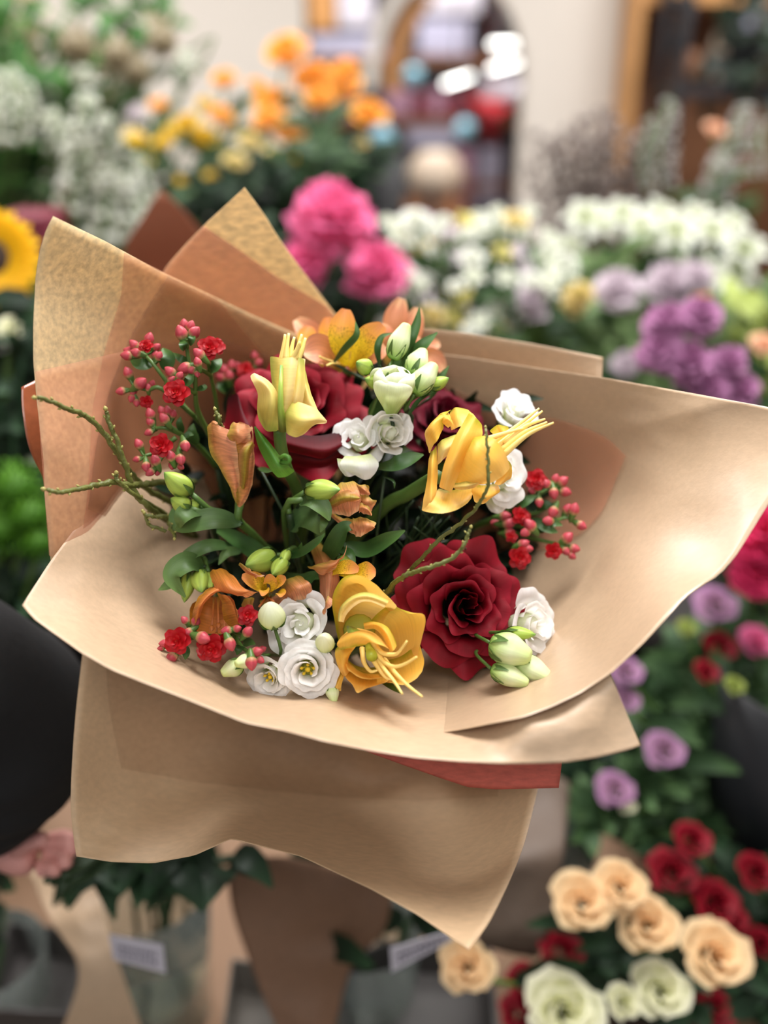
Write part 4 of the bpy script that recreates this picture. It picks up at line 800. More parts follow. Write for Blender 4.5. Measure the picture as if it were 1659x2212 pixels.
leaves('dark leaf pointing right beneath the white blooms', [[(810,1010,.71),(850,1005,.69),(890,990,.69),(915,982,.69),18],[(600,1250,.74),(560,1200,.73),(500,1160,.72),(455,1140,.71),22]], 'leaf', (780,1060,.77))
leaves('pointed leaves rising above the topmost white buds', [[(870,800,.73),(885,740,.71),(900,700,.71),(906,664,.71),12],[(880,800,.73),(905,755,.71),(945,718,.71),16],[(720,785,.735),(745,755,.72),(770,725,.71),(768,695,.71),10],[(820,790,.72),(815,755,.71),(825,728,.71),(848,720,.71),8],[(830,830,.73),(850,800,.72),(870,760,.72),18]], 'leaf', (850,850,.75))
leaves('dark green leaves spilling right of the topmost buds', [[(930,860,.73),(950,820,.72),(970,790,.72),9],[(880,900,.70),(905,865,.69),(935,848,.69),5],[(840,850,.73),(820,900,.74),(800,930,.75),30]], 'leaf', (880,890,.76))
leaves('slim green leaf tip left of the open lily stem', [[(800,1450,.70),(840,1480,.67),(870,1500,.655),8],[(560,1010,.72),(575,1018,.70),(590,1018,.69),9],[(830,1030,.71),(850,1040,.70),(852,1055,.70),3]], 'leaf', (780,1420,.75))
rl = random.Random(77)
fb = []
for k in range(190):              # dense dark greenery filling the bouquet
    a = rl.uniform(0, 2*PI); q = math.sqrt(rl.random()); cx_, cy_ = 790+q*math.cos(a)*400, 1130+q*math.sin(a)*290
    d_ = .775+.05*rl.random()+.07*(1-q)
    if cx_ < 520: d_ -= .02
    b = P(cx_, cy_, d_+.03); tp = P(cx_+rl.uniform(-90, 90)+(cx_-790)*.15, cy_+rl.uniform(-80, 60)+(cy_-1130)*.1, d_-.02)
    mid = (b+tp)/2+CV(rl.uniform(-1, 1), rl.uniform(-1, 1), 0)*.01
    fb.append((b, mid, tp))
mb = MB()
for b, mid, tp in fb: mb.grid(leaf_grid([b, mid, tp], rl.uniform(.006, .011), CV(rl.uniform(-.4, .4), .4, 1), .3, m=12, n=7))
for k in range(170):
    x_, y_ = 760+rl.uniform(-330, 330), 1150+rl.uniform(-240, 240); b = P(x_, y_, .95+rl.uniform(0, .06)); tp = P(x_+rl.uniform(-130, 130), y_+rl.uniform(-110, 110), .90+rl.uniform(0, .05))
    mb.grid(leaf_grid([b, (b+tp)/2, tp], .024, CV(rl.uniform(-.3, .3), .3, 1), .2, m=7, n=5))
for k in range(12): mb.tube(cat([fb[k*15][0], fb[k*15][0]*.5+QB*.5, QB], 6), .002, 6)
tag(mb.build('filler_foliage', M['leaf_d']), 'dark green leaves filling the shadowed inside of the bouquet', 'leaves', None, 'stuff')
# fine wiry green sprigs near the crimson rose
t = thing('wiry_greenery', 'fine wiry dark sprigs between the lilies and the crimson rose', 'greenery', P(880,1250,.76))
for k in range(26):
    a = P(rl.uniform(820, 960), rl.uniform(1200, 1290), .77); b = P(rl.uniform(830, 1010), rl.uniform(1080, 1190), rl.uniform(.71, .76))
    MB().tube(cat([a, (a+b)/2+CV(rl.uniform(-1, 1), 0, 0)*.008, b], 8), .0006, 5).build('sprig', M['stem_d'], t)
# ------------------------------------------------------------------ the shop behind
def PY(px, py, y):
    k = math.cos(PITCH)-(py-1106)/FPX*math.sin(PITCH); return P(px, py, y/k)
def PZ(px, py, z):
    k = math.sin(PITCH)+(py-1106)/FPX*math.cos(PITCH); return P(px, py, (CAMZ-z)/k)
M['wall'] = simple('cream_plaster', s2l(214, 205, 194), .8, noise_amt=.03, scale=3)
M['floor'] = simple('grey_tile_floor', s2l(120, 108, 98), .6, noise_amt=.1, scale=6)
M['ceil'] = simple('white_ceiling', s2l(225, 225, 222), .8)
M['oak'] = simple('warm_wood', s2l(196, 142, 84), .5, noise_amt=.15, scale=8)
M['oakd'] = simple('brown_wood', s2l(120, 76, 44), .55, noise_amt=.25, scale=8)
M['black'] = simple('black_metal', s2l(24, 24, 28), .5)
M['bucket'] = simple('black_plastic', s2l(20, 21, 24), .4, noise_amt=.1)
M['grey'] = simple('grey_laminate', s2l(120, 122, 132), .5, noise_amt=.05)
M['slate'] = simple('dark_grey_card', s2l(70, 66, 64), .55, noise_amt=.15, scale=12)
M['slate2'] = simple('grey_card', s2l(112, 106, 98), .55, noise_amt=.12, scale=12)
M['tablekraft'] = simple('kraft_table_cover', s2l(140, 108, 82), .6, noise_amt=.12, scale=5)
M['card'] = simple('white_card', s2l(200, 195, 205), .6)
M['ink'] = simple('dark_ink', s2l(60, 50, 80), .6)
M['red'] = simple('red_paint', s2l(165, 24, 34), .5)
M['blue'] = simple('pale_blue_glaze', s2l(150, 205, 225), .3)
M['lav'] = simple('lavender_card', s2l(176, 174, 196), .6)
M['maroon'] = simple('maroon_fabric', s2l(110, 34, 50), .6)
M['mauve'] = simple('mauve_card', s2l(160, 120, 140), .6)
M['beige'] = simple('beige_ceramic', s2l(206, 186, 164), .5)
M['tube'] = simple('glint_glow', (1, 1, .95), .5, emit=6)  # glow for reflected light beyond the arch
M['glow'] = simple('lit_panel', (1, .98, .94), .5, emit=2.5)
m, nt, b, out = newmat('clear_glass'); b.inputs['Transmission Weight'].default_value = .9; b.inputs['Roughness'].default_value = .05; b.inputs['Base Color'].default_value = (.82, .9, .84, 1); b.inputs['IOR'].default_value = 1.12; M['glass'] = m
# structure
def st(name, lo, hi, mat):
    return struct(MB().box(lo, hi).build(name, M[mat], smooth=False))
YB = 3.9
xl = lambda px, py=100: PY(px, py, YB)[0]
st('floor', (-4, -3, -.1), (4, 7, 0), 'floor'); st('ceiling', (-4, -3, 3.0), (4, 7, 3.1), 'ceil')
st('wall_left', (-4.1, -3, 0), (-4, 7, 3), 'wall'); st('wall_right', (4, -3, 0), (4.1, 7, 3), 'wall'); st('wall_far', (-4, 7, 0), (4, 7.1, 3), 'wall')
# back wall with an arched opening and a shelf bay beside it
xa, xb, xc, xd = xl(655), xl(812), xl(1140), xl(1338)
zs = PY(980, 190, YB)[2]; cxa = (xb+xc)/2; ra = (xc-xb)/2
mb = MB(); mb.box((-4, YB, 0), (xa, YB+.12, 3)); mb.box((xa, YB, zs+1.1), (xc+.6, YB+.12, 3)); mb.build('wall_back', M['wall'], smooth=False); struct(bpy.data.objects['wall_back'])
arc = [(xc, 0), (xc, zs)]+[(cxa+ra*math.cos(a), zs+1.35*ra*math.sin(a)) for a in np.linspace(0, PI/2, 10)]
top = [(xd, 0), (xd, zs)]+[(xd+(cxa-xd)*q, zs+1.1) for q in np.linspace(0, 1, 10)]
for y_, f_ in ((YB, 1),):
    mb = MB(); mb.grid([[(x, YB, z) for x, z in arc], [(x, YB, z) for x, z in top]]); mb.grid([[(x, YB, z) for x, z in arc], [(x, YB+.12, z) for x, z in arc]]); mb.grid([[(x, YB+.12, z) for x, z in arc], [(x, YB+.12, z) for x, z in top]])
    o = mb.build('wall_back', M['wall'], smooth=False); struct(o)
la = [(cxa-ra*math.sin(a), zs+1.35*ra*math.cos(a)) for a in np.linspace(0, PI/2, 12)]
mb = MB(); R2 = [(cxa+(x-cxa)*1.16-.0, zs+(z-zs)*1.12) for x, z in la]
mb.grid([[(x, YB, z) for x, z in la], [(x, YB, z) for x, z in R2]]); mb.grid([[(x, YB, z) for x, z in la], [(x, YB+.1, z) for x, z in la]]); mb.grid([[(x, YB+.1, z) for x, z in R2], [(x, YB, z) for x, z in R2]]); o = mb.build('trim_1', M['wall']); struct(o)
mb = MB(); mb.grid([[(x+.03, YB+.1, z) for x, z in la], [(x+.09, YB+.1, z-.02) for x, z in la]]); mb.grid([[(x+.03, YB+.02, z) for x, z in la], [(x+.03, YB+.1, z) for x, z in la]]); o = mb.build('trim_2', M['oak']); struct(o)
st('wall_right_bay', (xd+.75, YB+.4, 0), (4, YB+.5, 3), 'wall').name = 'wall_back'
# ceiling lamps, plus an added fill panel behind the viewer
for x, y, s_, l_ in ((.25, .9, .45, 'square ceiling panel lamp above the bouquet'), (-1.2, 2.2, .5, 'square ceiling panel lamp over the left display'), (1.4, 2.4, .5, 'square ceiling panel lamp over the right display'), (0, -.9, .6, 'square fill light panel added behind the viewer'), (.2, 4.9, .5, 'square ceiling panel lamp beyond the arch')):
    t = thing('ceiling_lamp', l_, 'lamp', (x, y, 2.95)); MB().box((x-s_, y-s_, 2.96), (x+s_, y+s_, 2.999)).build('housing', M['ceil'], t, smooth=False)
    MB().box((x-s_*.92, y-s_*.92, 2.95), (x+s_*.92, y+s_*.92, 2.96)).build('diffuser', M['glow'], t, smooth=False)
def bxp(name, label, catn, p0, p1, y, depth, mat, group=None, parent=None):
    """box standing at world depth y whose front spans two picture points"""
    a = PY(*p0, y); b_ = PY(*p1, y); lo = (min(a[0], b_[0]), y, min(a[2], b_[2])); hi = (max(a[0], b_[0]), y+depth, max(a[2], b_[2]))
    mb = MB().box(lo, hi); o = mb.build(name, M[mat], parent, smooth=False)
    q = o.modifiers.new('bev', 'BEVEL'); q.width = min(.008, min(hi[0]-lo[0], hi[2]-lo[2])*.2); q.segments = 2
    if parent is None: tag(o, label, catn, group)
    return o
# beyond the arch: shelving with goods
t = thing('shelf_unit', 'shelving with goods seen through the arched opening', 'shelf', (xb+.3, 5.4, 0))
x0_, x1_ = PY(640, 100, 5.4)[0], PY(1180, 100, 5.4)[0]
MB().box((x0_, 5.75, 0), (x1_, 5.8, 2.6)).build('back_panel', simple('grey_back_panel', s2l(150, 148, 160), .7), t, smooth=False)
for k, pz in enumerate((-60, 130, 262, 400)):
    z = PY(900, pz, 5.4)[2]; MB().box((x0_, 5.35, z-.02), (x1_, 5.75, z+.02)).build('shelf', M['oakd'], t, smooth=False)
for x in (x0_, x1_): MB().box((x-.02, 5.35, 0), (x+.02, 5.78, 2.6)).build('upright', M['black'], t, smooth=False)
GS = 'goods on the shelving beyond the arch'
for l_, p0, p1, m_, n_ in (('tall wooden panel at the upper left of the goods', (662,-60),(724,66),'oak','wooden_board'), ('wide lavender box below the wooden panel', (665,76),(830,124),'lav','box'), ('grey white box at the top left of the goods', (728,-20),(806,60),'card','box'),
    ('wide lavender box at the top in the arch', (905,45),(1015,120),'lav','box'), ('pale grey box in the upper arch', (900,-30),(1040,30),'card','box'), ('black box at the top right of the arch', (1035,-10),(1088,40),'black','box'), ('mauve box left of the maroon one', (832,190),(890,252),'mauve','box'), ('maroon box in the middle row', (895,200),(930,255),'maroon','box'), ('small mauve box in the middle row', (930,195),(958,250),'mauve','box'), ('dark maroon box in the middle row', (958,205),(1005,255),'maroon','box'),
    ('lavender box in the lower row', (880,262),(985,315),'lav','box'), ('mauve box at the bottom left', (690,180),(770,255),'mauve','box'), ('slim grey box at the bottom', (1040,320),(1080,440),'lav','box'), ('slim mauve box at the bottom', (985,320),(1022,440),'mauve','box'), ('pale box in the right of the arch', (1045,170),(1135,215),'card','box')):
    bxp(n_, l_, 'box', p0, p1, 5.36, .2, m_, GS)
# red poinsettia like banner: a pointed red bag
a = [PY(*q, 5.2) for q in ((1005,205),(1060,215),(1108,225),(1085,262),(1066,318),(1045,290))]; c_ = sum(a)/6
mb = MB(); mb.grid([[q for q in a]+[a[0]], [c_+(q-c_)*.5+np.array([0, -.1, 0]) for q in a]+[c_+(a[0]-c_)*.5+np.array([0, -.1, 0])], [c_+np.array([0, -.12, 0])]*7]); mb.grid([[q for q in a]+[a[0]], [q+np.array([0, .1, 0]) for q in a]+[a[0]+np.array([0, .1, 0])]]); mb.tube([a[1]+np.array([0, .05, -.01]), np.array([a[1][0], a[1][1]+.05, 2.999])], .002, 5)
tag(mb.build('paper_star', M['red'], smooth=False), 'red paper star hanging in the arched opening', 'decoration')
for l_, px, py, r_, m_ in (('pale blue ball left of the reflected light streaks', 893,165,24,'blue'), ('pale blue ball below the reflected light streaks', 1004,280,25,'blue'), ('pale blue ball at the left edge of the arch', 826,300,32,'blue'), ('clear grey ball at the right edge of the arch', 1112,205,24,'card')):
    c_ = PY(px, py, 4.9); R = r_/FPX*4.5*.85; mb = MB(); mb.blob(c_-np.array([0, 0, R]), (0, 0, 1), R, 2*R, 20, 14, prof=lambda q: math.sqrt(max(.0004, 1-(2*q-1)**2))); t = thing('hanging_ball', l_, 'ornament', c_); mb.build('ball', M[m_], t)
    MB().tube([c_+np.array([0, 0, R]), np.array([c_[0], c_[1], 3.0])], .002, 5).build('cord', M['card'], t)
for l_, p0, p1 in (('lowest slanting streak of reflected light in the arch', (960,182),(1018,164)), ('topmost streak of reflected light in the arch', (1060,96),(1112,94)), ('middle streak of reflected light in the arch', (1058,150),(1120,134))):  # reflections of light, shaped here as glowing tubes
    a = PY(*p0, 5.0); b_ = PY(*p1, 5.0); t = thing('tube_glint', l_, 'lamp', a); MB().tube([a, b_], .009, 12).build('tube', M['tube'], t)
    for e in (a, b_): MB().tube([e, e+nrm(e-(a+b_)/2)*.02], .01, 10).build('end_cap', M['black'], t)
    MB().tube([(a+b_)/2, (a+b_)/2+np.array([0, .1, 0]), np.array([(a+b_)[0]/2, 5.1, 3.0])], .006, 6).build('bracket', M['black'], t)
# black chair and beige vase in the arch
t = thing('armchair', 'black armchair standing in the arched opening', 'chair', PY(850, 600, 4.3))
c_ = PY(850, 600, 4.3); zt_ = PY(850, 345, 4.3)[2]; zb_ = PY(850, 470, 4.3)[2]
MB().box((PY(770,400,4.3)[0], 4.45, 0.15), (PY(925,400,4.3)[0], 4.55, zt_)).build('backrest', M['bucket'], t); MB().box((PY(770,400,4.3)[0], 4.0, .2), (PY(925,400,4.3)[0], 4.5, zb_)).build('seat', M['bucket'], t)
for q in (765, 918): MB().box((PY(q,400,4.3)[0], 4.0, .15), (PY(q+16,400,4.3)[0], 4.5, zb_+.15)).build('armrest', M['bucket'], t)
for x in (775, 915):
    for y in (4.03, 4.45): MB().tube([(PY(x,400,4.3)[0], y, 0), (PY(x,400,4.3)[0], y, .2)], .02, 8).build('leg', M['black'], t)
c_ = PY(940, 425, 4.15); H_ = PY(940, 300, 4.15)[2]-c_[2]
t = thing('ceramic_vase', 'round beige vase in front of the black armchair in the arch', 'vase', (c_[0], c_[1], 0)); mb = MB(); mb.blob(c_, (0, 0, 1), .12, H_*.8, 24, 14, prof=lambda q: .35+.65*math.sin(PI*min(1, q*.95+.03))**.8); mb.build('body', M['beige'], t)
mb = MB(); mb.tube([(c_[0], c_[1], 0), c_], [.13, .13], 20); mb.build('pedestal', M['oakd'], t)
# wooden shelf on the right
t = thing('wooden_cabinet', 'tall warm wooden cabinet with an open dark bay at the upper right', 'cabinet', (xd, 3.75, 0))
xe, xf = PY(1445, 100, 3.7)[0], 2.4
MB().box((xd, 3.7, 0), (xe-.1, 4.2, 3)).build('side_panel', M['oak'], t, smooth=False); MB().box((xe-.1, 4.15, 0), (xf, 4.2, 3)).build('back_panel', M['oakd'], t, smooth=False)
z_ = PY(1500, 6, 3.7)[2]; MB().box((xe-.1, 3.72, z_), (xf, 4.2, z_+.06)).build('top_board', M['oak'], t, smooth=False)
t = thing('metal_rack', 'black metal rack shelf in front of the wooden cabinet', 'shelf', (xe, 3.5, 0)); z1 = PY(1500, 190, 3.5)[2]
MB().box((PY(1440,190,3.5)[0], 3.4, z1-.03), (xf-.1, 3.7, z1+.01)).build('shelf', M['black'], t, smooth=False)
for p_ in ((1442,0),(1452,110)):
    MB().tube([PY(*p_, 3.45), PY(1500, 10, 3.45)], .02, 8).build('brace', M['black'], t)
for x in (PY(1450,190,3.5)[0], xf-.2):
    for y in (3.42, 3.68): MB().box((x-.015, y-.015, 0), (x+.015, y+.015, 2.2)).build('post', M['black'], t, smooth=False)
for l_, px, py, r_, h_, m_ in (('narrow cream vase on the black rack', 1545,188,22,110,'beige'), ('small grey glass vase on the black rack', 1590,188,18,180,'lav'), ('low dark brown pot on the black rack', 1490,188,30,70,'oakd')):
    b_ = PY(px, py, 3.52); H_ = PY(px, py-h_, 3.52)[2]-b_[2]; R = r_/FPX*3.3; o = MB().blob(b_+np.array([0, 0, .012]), (0, 0, 1), R, H_, 18, 10, prof=lambda q: .45+.5*math.sin(PI*q*.9)); tag(o.build('vase', M[m_]), l_, 'vase')
c_ = PY(1628, 120, 3.4); tq = thing('trailing_plant', 'dark green trailing plant at the upper right corner on the rack', 'plant', c_-np.array([0, 0, .2])); r_ = random.Random(5)
MB().blob(np.array([c_[0], 3.52, z1+.012]), (0, 0, 1), .08, .16, 16, 6, prof=lambda q: .7+.3*q).build('pot', M['bucket'], tq)
for k in range(60):
    b_ = c_+np.array([r_.uniform(-.12, .12), r_.uniform(-.1, .1), r_.uniform(-.15, .25)]); e = b_+np.array([r_.uniform(-.08, .08), r_.uniform(-.08, .02), r_.uniform(-.08, .06)])
    MB().grid(leaf_grid([b_, (b_+e)/2+np.array([0, 0, .01]), e], .025, (0, -1, .4), .2, m=5, n=3)).build('leaf', M['leaf_d'], tq)
# display tiers
def tier(label, x0, x1, y0, y1, z, mat):
    t = thing('display_bench', label, 'bench', ((x0+x1)/2, y0, 0)); MB().box((x0, y0, z-.04), (x1, y1, z)).build('bench_top', M[mat], t, smooth=False)
    MB().box((x0+.03, y1-.06, .0), (x1-.03, y1-.02, z-.04)).build('back_board', M['bucket'], t, smooth=False)
    for x in (x0+.04, x1-.04):
        for y in (y0+.05, y1-.1): MB().box((x-.025, y-.025, 0), (x+.025, y+.025, z-.04)).build('leg', M['black'], t, smooth=False)
tier('low bench covered in kraft paper at the bottom of the picture', -.75, .52, .70, 1.42, .42, 'tablekraft')
tier('low grey bench under the right hand flowers', .55, 1.9, .70, 1.6, .38, 'grey')
tier('middle bench behind the bouquet', -1.9, 1.9, 1.62, 2.1, .62, 'slate')
tier('rear raised bench before the cream wall', -1.9, 1.9, 2.2, 2.75, .85, 'slate')
# flower buckets
BK = {}
def bucket(key, label, x, y, z, r=.11, h=.28, mat='bucket'):
    t = thing('flower_bucket', label, 'bucket', (x, y, z)); mb = MB(); mb.tube([(x, y, z+.002), (x, y, z+h)], [r*.78, r], 24, cap=False)
    mb.tube([(x, y, z+h), (x, y, z+.01)], [r*.94, r*.72], 24, cap=False); b = mb.n; ang = np.arange(24)*2*PI/24
    mb.tube([(x, y, z+.002), (x, y, z+.02)], [r*.78, r*.79], 24); mb.build('body', M[mat], t)
    mb = MB(); ring = [(x+(r+.001)*math.cos(a), y+(r+.001)*math.sin(a), z+h) for a in np.linspace(0, 2*PI, 25)]; mb.tube(ring, .004, 6, cap=False); mb.build('rim', M[mat], t)
    BK[key] = np.array([x, y, z+h*.35])
bucket('or', 'black bucket holding the orange roses', -.42, 2.42, .85); bucket('ye', 'black bucket holding the yellow roses', -.78, 2.40, .85); bucket('gl', 'black bucket holding the dried seed heads', -1.05, 2.38, .85)
bucket('fo', 'black bucket holding the tall green foliage', -1.28, 2.45, .85); bucket('wh', 'black bucket of white spikes', -.72, 1.85, .62, .11); bucket('pi', 'black bucket holding the pink peonies', -.10, 1.78, .62, .1)
bucket('w1', 'black bucket of small white flowers behind the bouquet', .22, 1.85, .62); bucket('w2', 'black bucket holding white lilies', .60, 1.95, .62); bucket('w3', 'black bucket of white flowers at far right', .88, 1.88, .62)
bucket('br', 'black bucket holding the grey branches', .55, 2.45, .85); bucket('sp', 'black bucket holding speckled plumes', .95, 2.45, .85); bucket('pu', 'black bucket holding purple blossom heads', .72, 1.42, .38, .11, .4)
bucket('su', 'black bucket holding the sunflower', -.72, 1.3, .42, .09); bucket('gt', 'black bucket holding the green pompons', -.70, 1.05, .42, .09); bucket('li', 'black bucket holding lilac roses', .62, 1.22, .38, .1, .3)
bucket('ho', 'black bucket holding hot pink blooms', .86, 1.15, .38, .1, .3); bucket('re', 'black bucket holding red roses', .56, .98, .38, .1, .2); bucket('pe', 'black bucket holding peach roses', .36, .92, .42, .1, .14)
# background blooms
def bcol(name, c, c2=None, tr=.25): 
    M[name] = petal_mat(name+'_petal', [(0, tuple(q*.85 for q in (c2 or c))), (.5, c2 or c), (1, c)], trans=tr, rough=.55, vein=.1); return name
bcol('b_or', s2l(252, 184, 84), s2l(246, 176, 70), .35); bcol('b_ye', s2l(242, 204, 50), s2l(226, 186, 44), .35); bcol('b_pale', s2l(236, 210, 150), s2l(210, 200, 110)); bcol('b_pink', s2l(236, 118, 166), None, .35); bcol('b_hot', s2l(226, 60, 112)); bcol('b_white', s2l(238, 238, 234), s2l(226, 230, 208), .4)
bcol('b_lw', s2l(216, 202, 210)); bcol('b_pur', s2l(186, 130, 170)); bcol('b_lil', s2l(176, 120, 172), s2l(190, 160, 160)); bcol('b_peach', s2l(252, 222, 176), s2l(250, 214, 162), .4); bcol('b_cream', s2l(248, 245, 218), s2l(236, 238, 186), .4); bcol('b_red', s2l(148, 12, 34), s2l(110, 5, 24)); bcol('b_sun', s2l(250, 196, 20)); bcol('b_green', s2l(100, 156, 36), s2l(62, 112, 22))
bcol('b_glob', s2l(206, 192, 166), s2l(160, 146, 112)); bcol('b_grey', s2l(162, 150, 144), s2l(132, 118, 112)); bcol('b_dust', s2l(200, 196, 190)); bcol('b_leaf', s2l(86, 116, 70), s2l(50, 76, 44), .2); bcol('b_leafb', s2l(96, 146, 66), s2l(58, 104, 42)); bcol('b_leafd', s2l(44, 74, 44), s2l(26, 46, 28), .1); bcol('b_leafp', s2l(128, 150, 98), s2l(104, 130, 80)); bcol('b_lime', s2l(158, 172, 84)); bcol('b_po', s2l(240, 190, 155))
def shp_rose(c, ax, R, seed, N=15, cup=.5):
    r_ = random.Random(seed); fr = frame(ax); mb = MB()
    for i in range(N):
        q = i/(N-1); rt = .12+.78*q
        mb.grid(cup_petal(fr, c, R, i*2.4, max(.05, rt*.5), rt, -.75, .35-.5*q**1.5+.75, 1.2-.3*q, curl=.02+.22*q, flare=1.0, tip=.05, spiral=.08, wav=.04, seed=seed+i, m=7, n=7))
    return mb
def shp_pom(c, ax, R, seed, N=54):
    r_ = random.Random(seed); fr = frame(ax); mb = MB()
    for i in range(N):
        q = (i+.5)/N; th = math.acos(1-1.45*q); ph = i*2.4; d_ = math.sin(th)*(math.cos(ph)*fr[0]+math.sin(ph)*fr[1])+math.cos(th)*fr[2]
        s = nrm(np.cross(d_, fr[2])+1e-3); e = c+d_*R*r_.uniform(.72, 1.12)
        mb.grid(leaf_grid([c+d_*R*.2, c+d_*R*.6+s*R*.05, e+s*R*r_.uniform(-.2, .2)], R*.34, nrm(np.cross(s, d_)), .3, m=5, n=5, wave=.25, shape=lambda t: .3+.8*t))
    return mb
def shp_star(c, ax, R, seed, N=6, wd=.28):
    fr = frame(ax); mb = MB()
    for k in range(N):
        a = k*2*PI/N+seed; d_ = math.cos(a)*fr[0]+math.sin(a)*fr[1]
        mb.grid(leaf_grid([c-fr[2]*R*.5, c+d_*R*.5+fr[2]*R*.1, c+d_*R+fr[2]*R*(.05 if k % 2 else -.1)], R*wd, fr[2], .3, m=7, n=5))
    return mb
def shp_ball(c, ax, R, seed, N=120, ln=.28):
    r_ = random.Random(seed); mb = MB(); mb.blob(c-np.array([0, 0, R*.8]), (0, 0, 1), R*.8, R*1.6, 12, 8)
    for i in range(N):
        q = (i+.5)/N; th = math.acos(1-2*q); ph = i*2.4; d_ = np.array([math.sin(th)*math.cos(ph), math.sin(th)*math.sin(ph), math.cos(th)])
        mb.tube([c+d_*R*.7, c+d_*R*(.8+ln*r_.random()+.1)], [R*.05, R*.03], 4)
    return mb
def leafq(t, b_, e, w_, mat, N=(0, -1, .5)):
    MB().grid(leaf_grid([b_, (b_+e)/2+np.array([0, 0, .012]), e], w_, N, .25, m=6, n=4)).build('leaf', M[mat], t)
rb = random.Random(123)
def bstem(t, c, key, mat='stem', nl=2, r=.0032, lw=.014, ll=.09, lmat='b_leaf'):
    e = BK[key]+np.array([rb.uniform(-.04, .04), rb.uniform(-.04, .04), 0]); pts = cat([c, c*.6+e*.4+np.array([0, 0, .0]), e], 8)
    MB().tube(pts, r, 6).build('stem', M[mat], t)
    for k in range(nl):
        p = pts[1+k % 5]; a = rb.uniform(0, 6.28); leafq(t, p, p+np.array([math.cos(a)*ll, math.sin(a)*ll*.6, rb.uniform(-.02, .06)]), lw, lmat)
def bloom(kind, name, label, catn, px, py, d, r, mat, key, ax=None, seed=0, group=None, nl=2, centre=None, lmat='b_leaf'):
    c = P(px, py, d); R = r*d/FPX; ax = nrm(np.array([rb.uniform(-.3, .3), -.7, .9])) if ax is None else ax
    t = thing(name, label, catn, c, group)
    f = {'rose': shp_rose, 'pom': shp_pom, 'star': shp_star, 'ball': shp_ball}[kind]
    f(c, ax, R, seed or int(px*7+py)).build('bloom', M[mat], t)
    if centre: MB().blob(c-ax*R*.1, ax, R*.2, R*.3, 8, 6).build('centre', M[centre], t)
    bstem(t, c-np.array([0, 0, R*.5]), key, nl=nl, lmat=lmat); return t
def where(px, py):
    v = 'top' if py < 250 else 'upper' if py < 700 else 'middle' if py < 1500 else 'lower'
    return v
OR = [(615,100,46),(675,160,44),(735,178,42),(797,238,40),(590,212,42),(622,272,38),(575,250,34),(652,278,30),(745,142,26),(690,205,32),(482,165,26)]
ORn = ['topmost of the orange roses, against the cream wall','orange rose right below the topmost one','orange rose in the middle of the upper right row','rightmost orange rose by the arch','left orange rose of the lower clump','lowest orange rose of the clump','small orange rose left in the lower clump','yellow orange rose right in the lower clump','small orange rose highest in the right row','orange rose at the centre of the clump','lone orange rose left of the clump']
for (x, y, r), l_ in zip(OR, ORn): bloom('rose', 'orange_rose', l_, 'flower', x, y, 2.0+rb.uniform(-.06, .06), r*1.18, 'b_or', 'or', group='orange roses before the cream wall', nl=3)
YE = [(400,262,32,'b_ye'),(442,292,34,'b_ye'),(372,278,24,'b_ye'),(332,322,28,'b_ye'),(308,342,22,'b_ye'),(460,382,28,'b_ye'),(506,345,27,'b_pale'),(630,353,30,'b_ye'),(592,325,22,'b_pale'),(400,386,20,'b_ye'),(282,290,22,'b_pale'),(352,302,20,'b_ye'),(472,240,24,'b_or'),(540,302,26,'b_pale'),(780,305,17,'b_pale'),(340,222,20,'b_or'),(285,240,22,'b_lw'),(440,220,18,'b_ye'),(490,258,20,'b_or'),(300,300,20,'b_ye'),(555,180,18,'b_or')]
YEn = ['bright yellow rose upper left of the pair','bright yellow rose lower right of the pair','small yellow rose left of the pair','yellow rose above the white spikes','small yellow rose nearest the white spikes','yellow rose just above the paper corner','pale apricot rose right above the paper corner','single golden rose below the orange clump','small pale rose left of the single golden rose','small yellow rose lowest at left','pale cream rose at the left of the yellow ones','little yellow rose between larger yellow ones','orange rose over the bright yellow pair','pale yellow green rose below the orange clump','tiny pale rose at far right of the group','little orange rose at far left of the group','pinkish white rose at far left of the group','tiny yellow rose above the bright pair','small orange rose right above the bright pair','small yellow rose at the left','tiny orange rose under the cream wall']
for (x, y, r, m_), l_ in zip(YE, YEn): bloom('rose', 'yellow_rose' if m_ == 'b_ye' else 'spray_rose', l_, 'flower', x, y, 1.95+rb.uniform(-.08, .08), r*1.12, m_, 'ye' if x < 560 else 'or', group='yellow and apricot roses at upper left', nl=2)
for x, y, r, l_ in ((165,98,36,'dried round seed head farthest left'),(256,118,34,'dried round seed head second from left'),(350,88,30,'dried seed head nearest the cream wall'),(295,152,28,'brown dried seed head lowest of four')):
    bloom('ball', 'seed_head', l_, 'seed head', x, y, 1.6, r*1.15, 'b_glob', 'gl', group='dried seed heads', nl=0)
# tall foliage at the upper left
def foliage(label, key, items, mat, n, w_, ll, seed, name='foliage', group=None, r=.003):
    r_ = random.Random(seed); mb = MB()
    for i, (x, y, d) in enumerate(items):
        top = P(x, y, d); e = BK[key]+np.array([r_.uniform(-.04, .04), r_.uniform(-.04, .04), 0]); pts = cat([e, (e*.5+top*.5)+np.array([r_.uniform(-.03, .03), 0, .02]), top], 10); mb.tube(pts, r, 6)
        for k in range(n):
            q = r_.uniform(.3, 1.0); p = pts[min(9, int(q*9))]*(1-(q*9) % 1)+pts[min(9, int(q*9)+1)]*((q*9) % 1); a = r_.uniform(0, 6.28); l = ll*r_.uniform(.6, 1.2)
            ed = p+np.array([math.cos(a)*l, math.sin(a)*l, r_.uniform(-.2, .8)*l])
            mb.grid(leaf_grid([p, (p+ed)/2+np.array([0, 0, .01]), ed], w_, (0, -1, .6), .25, m=5, n=3))
    tag(mb.build(name, M[mat]), label, 'foliage', None, 'stuff')
FG = 'green foliage branches at upper left'
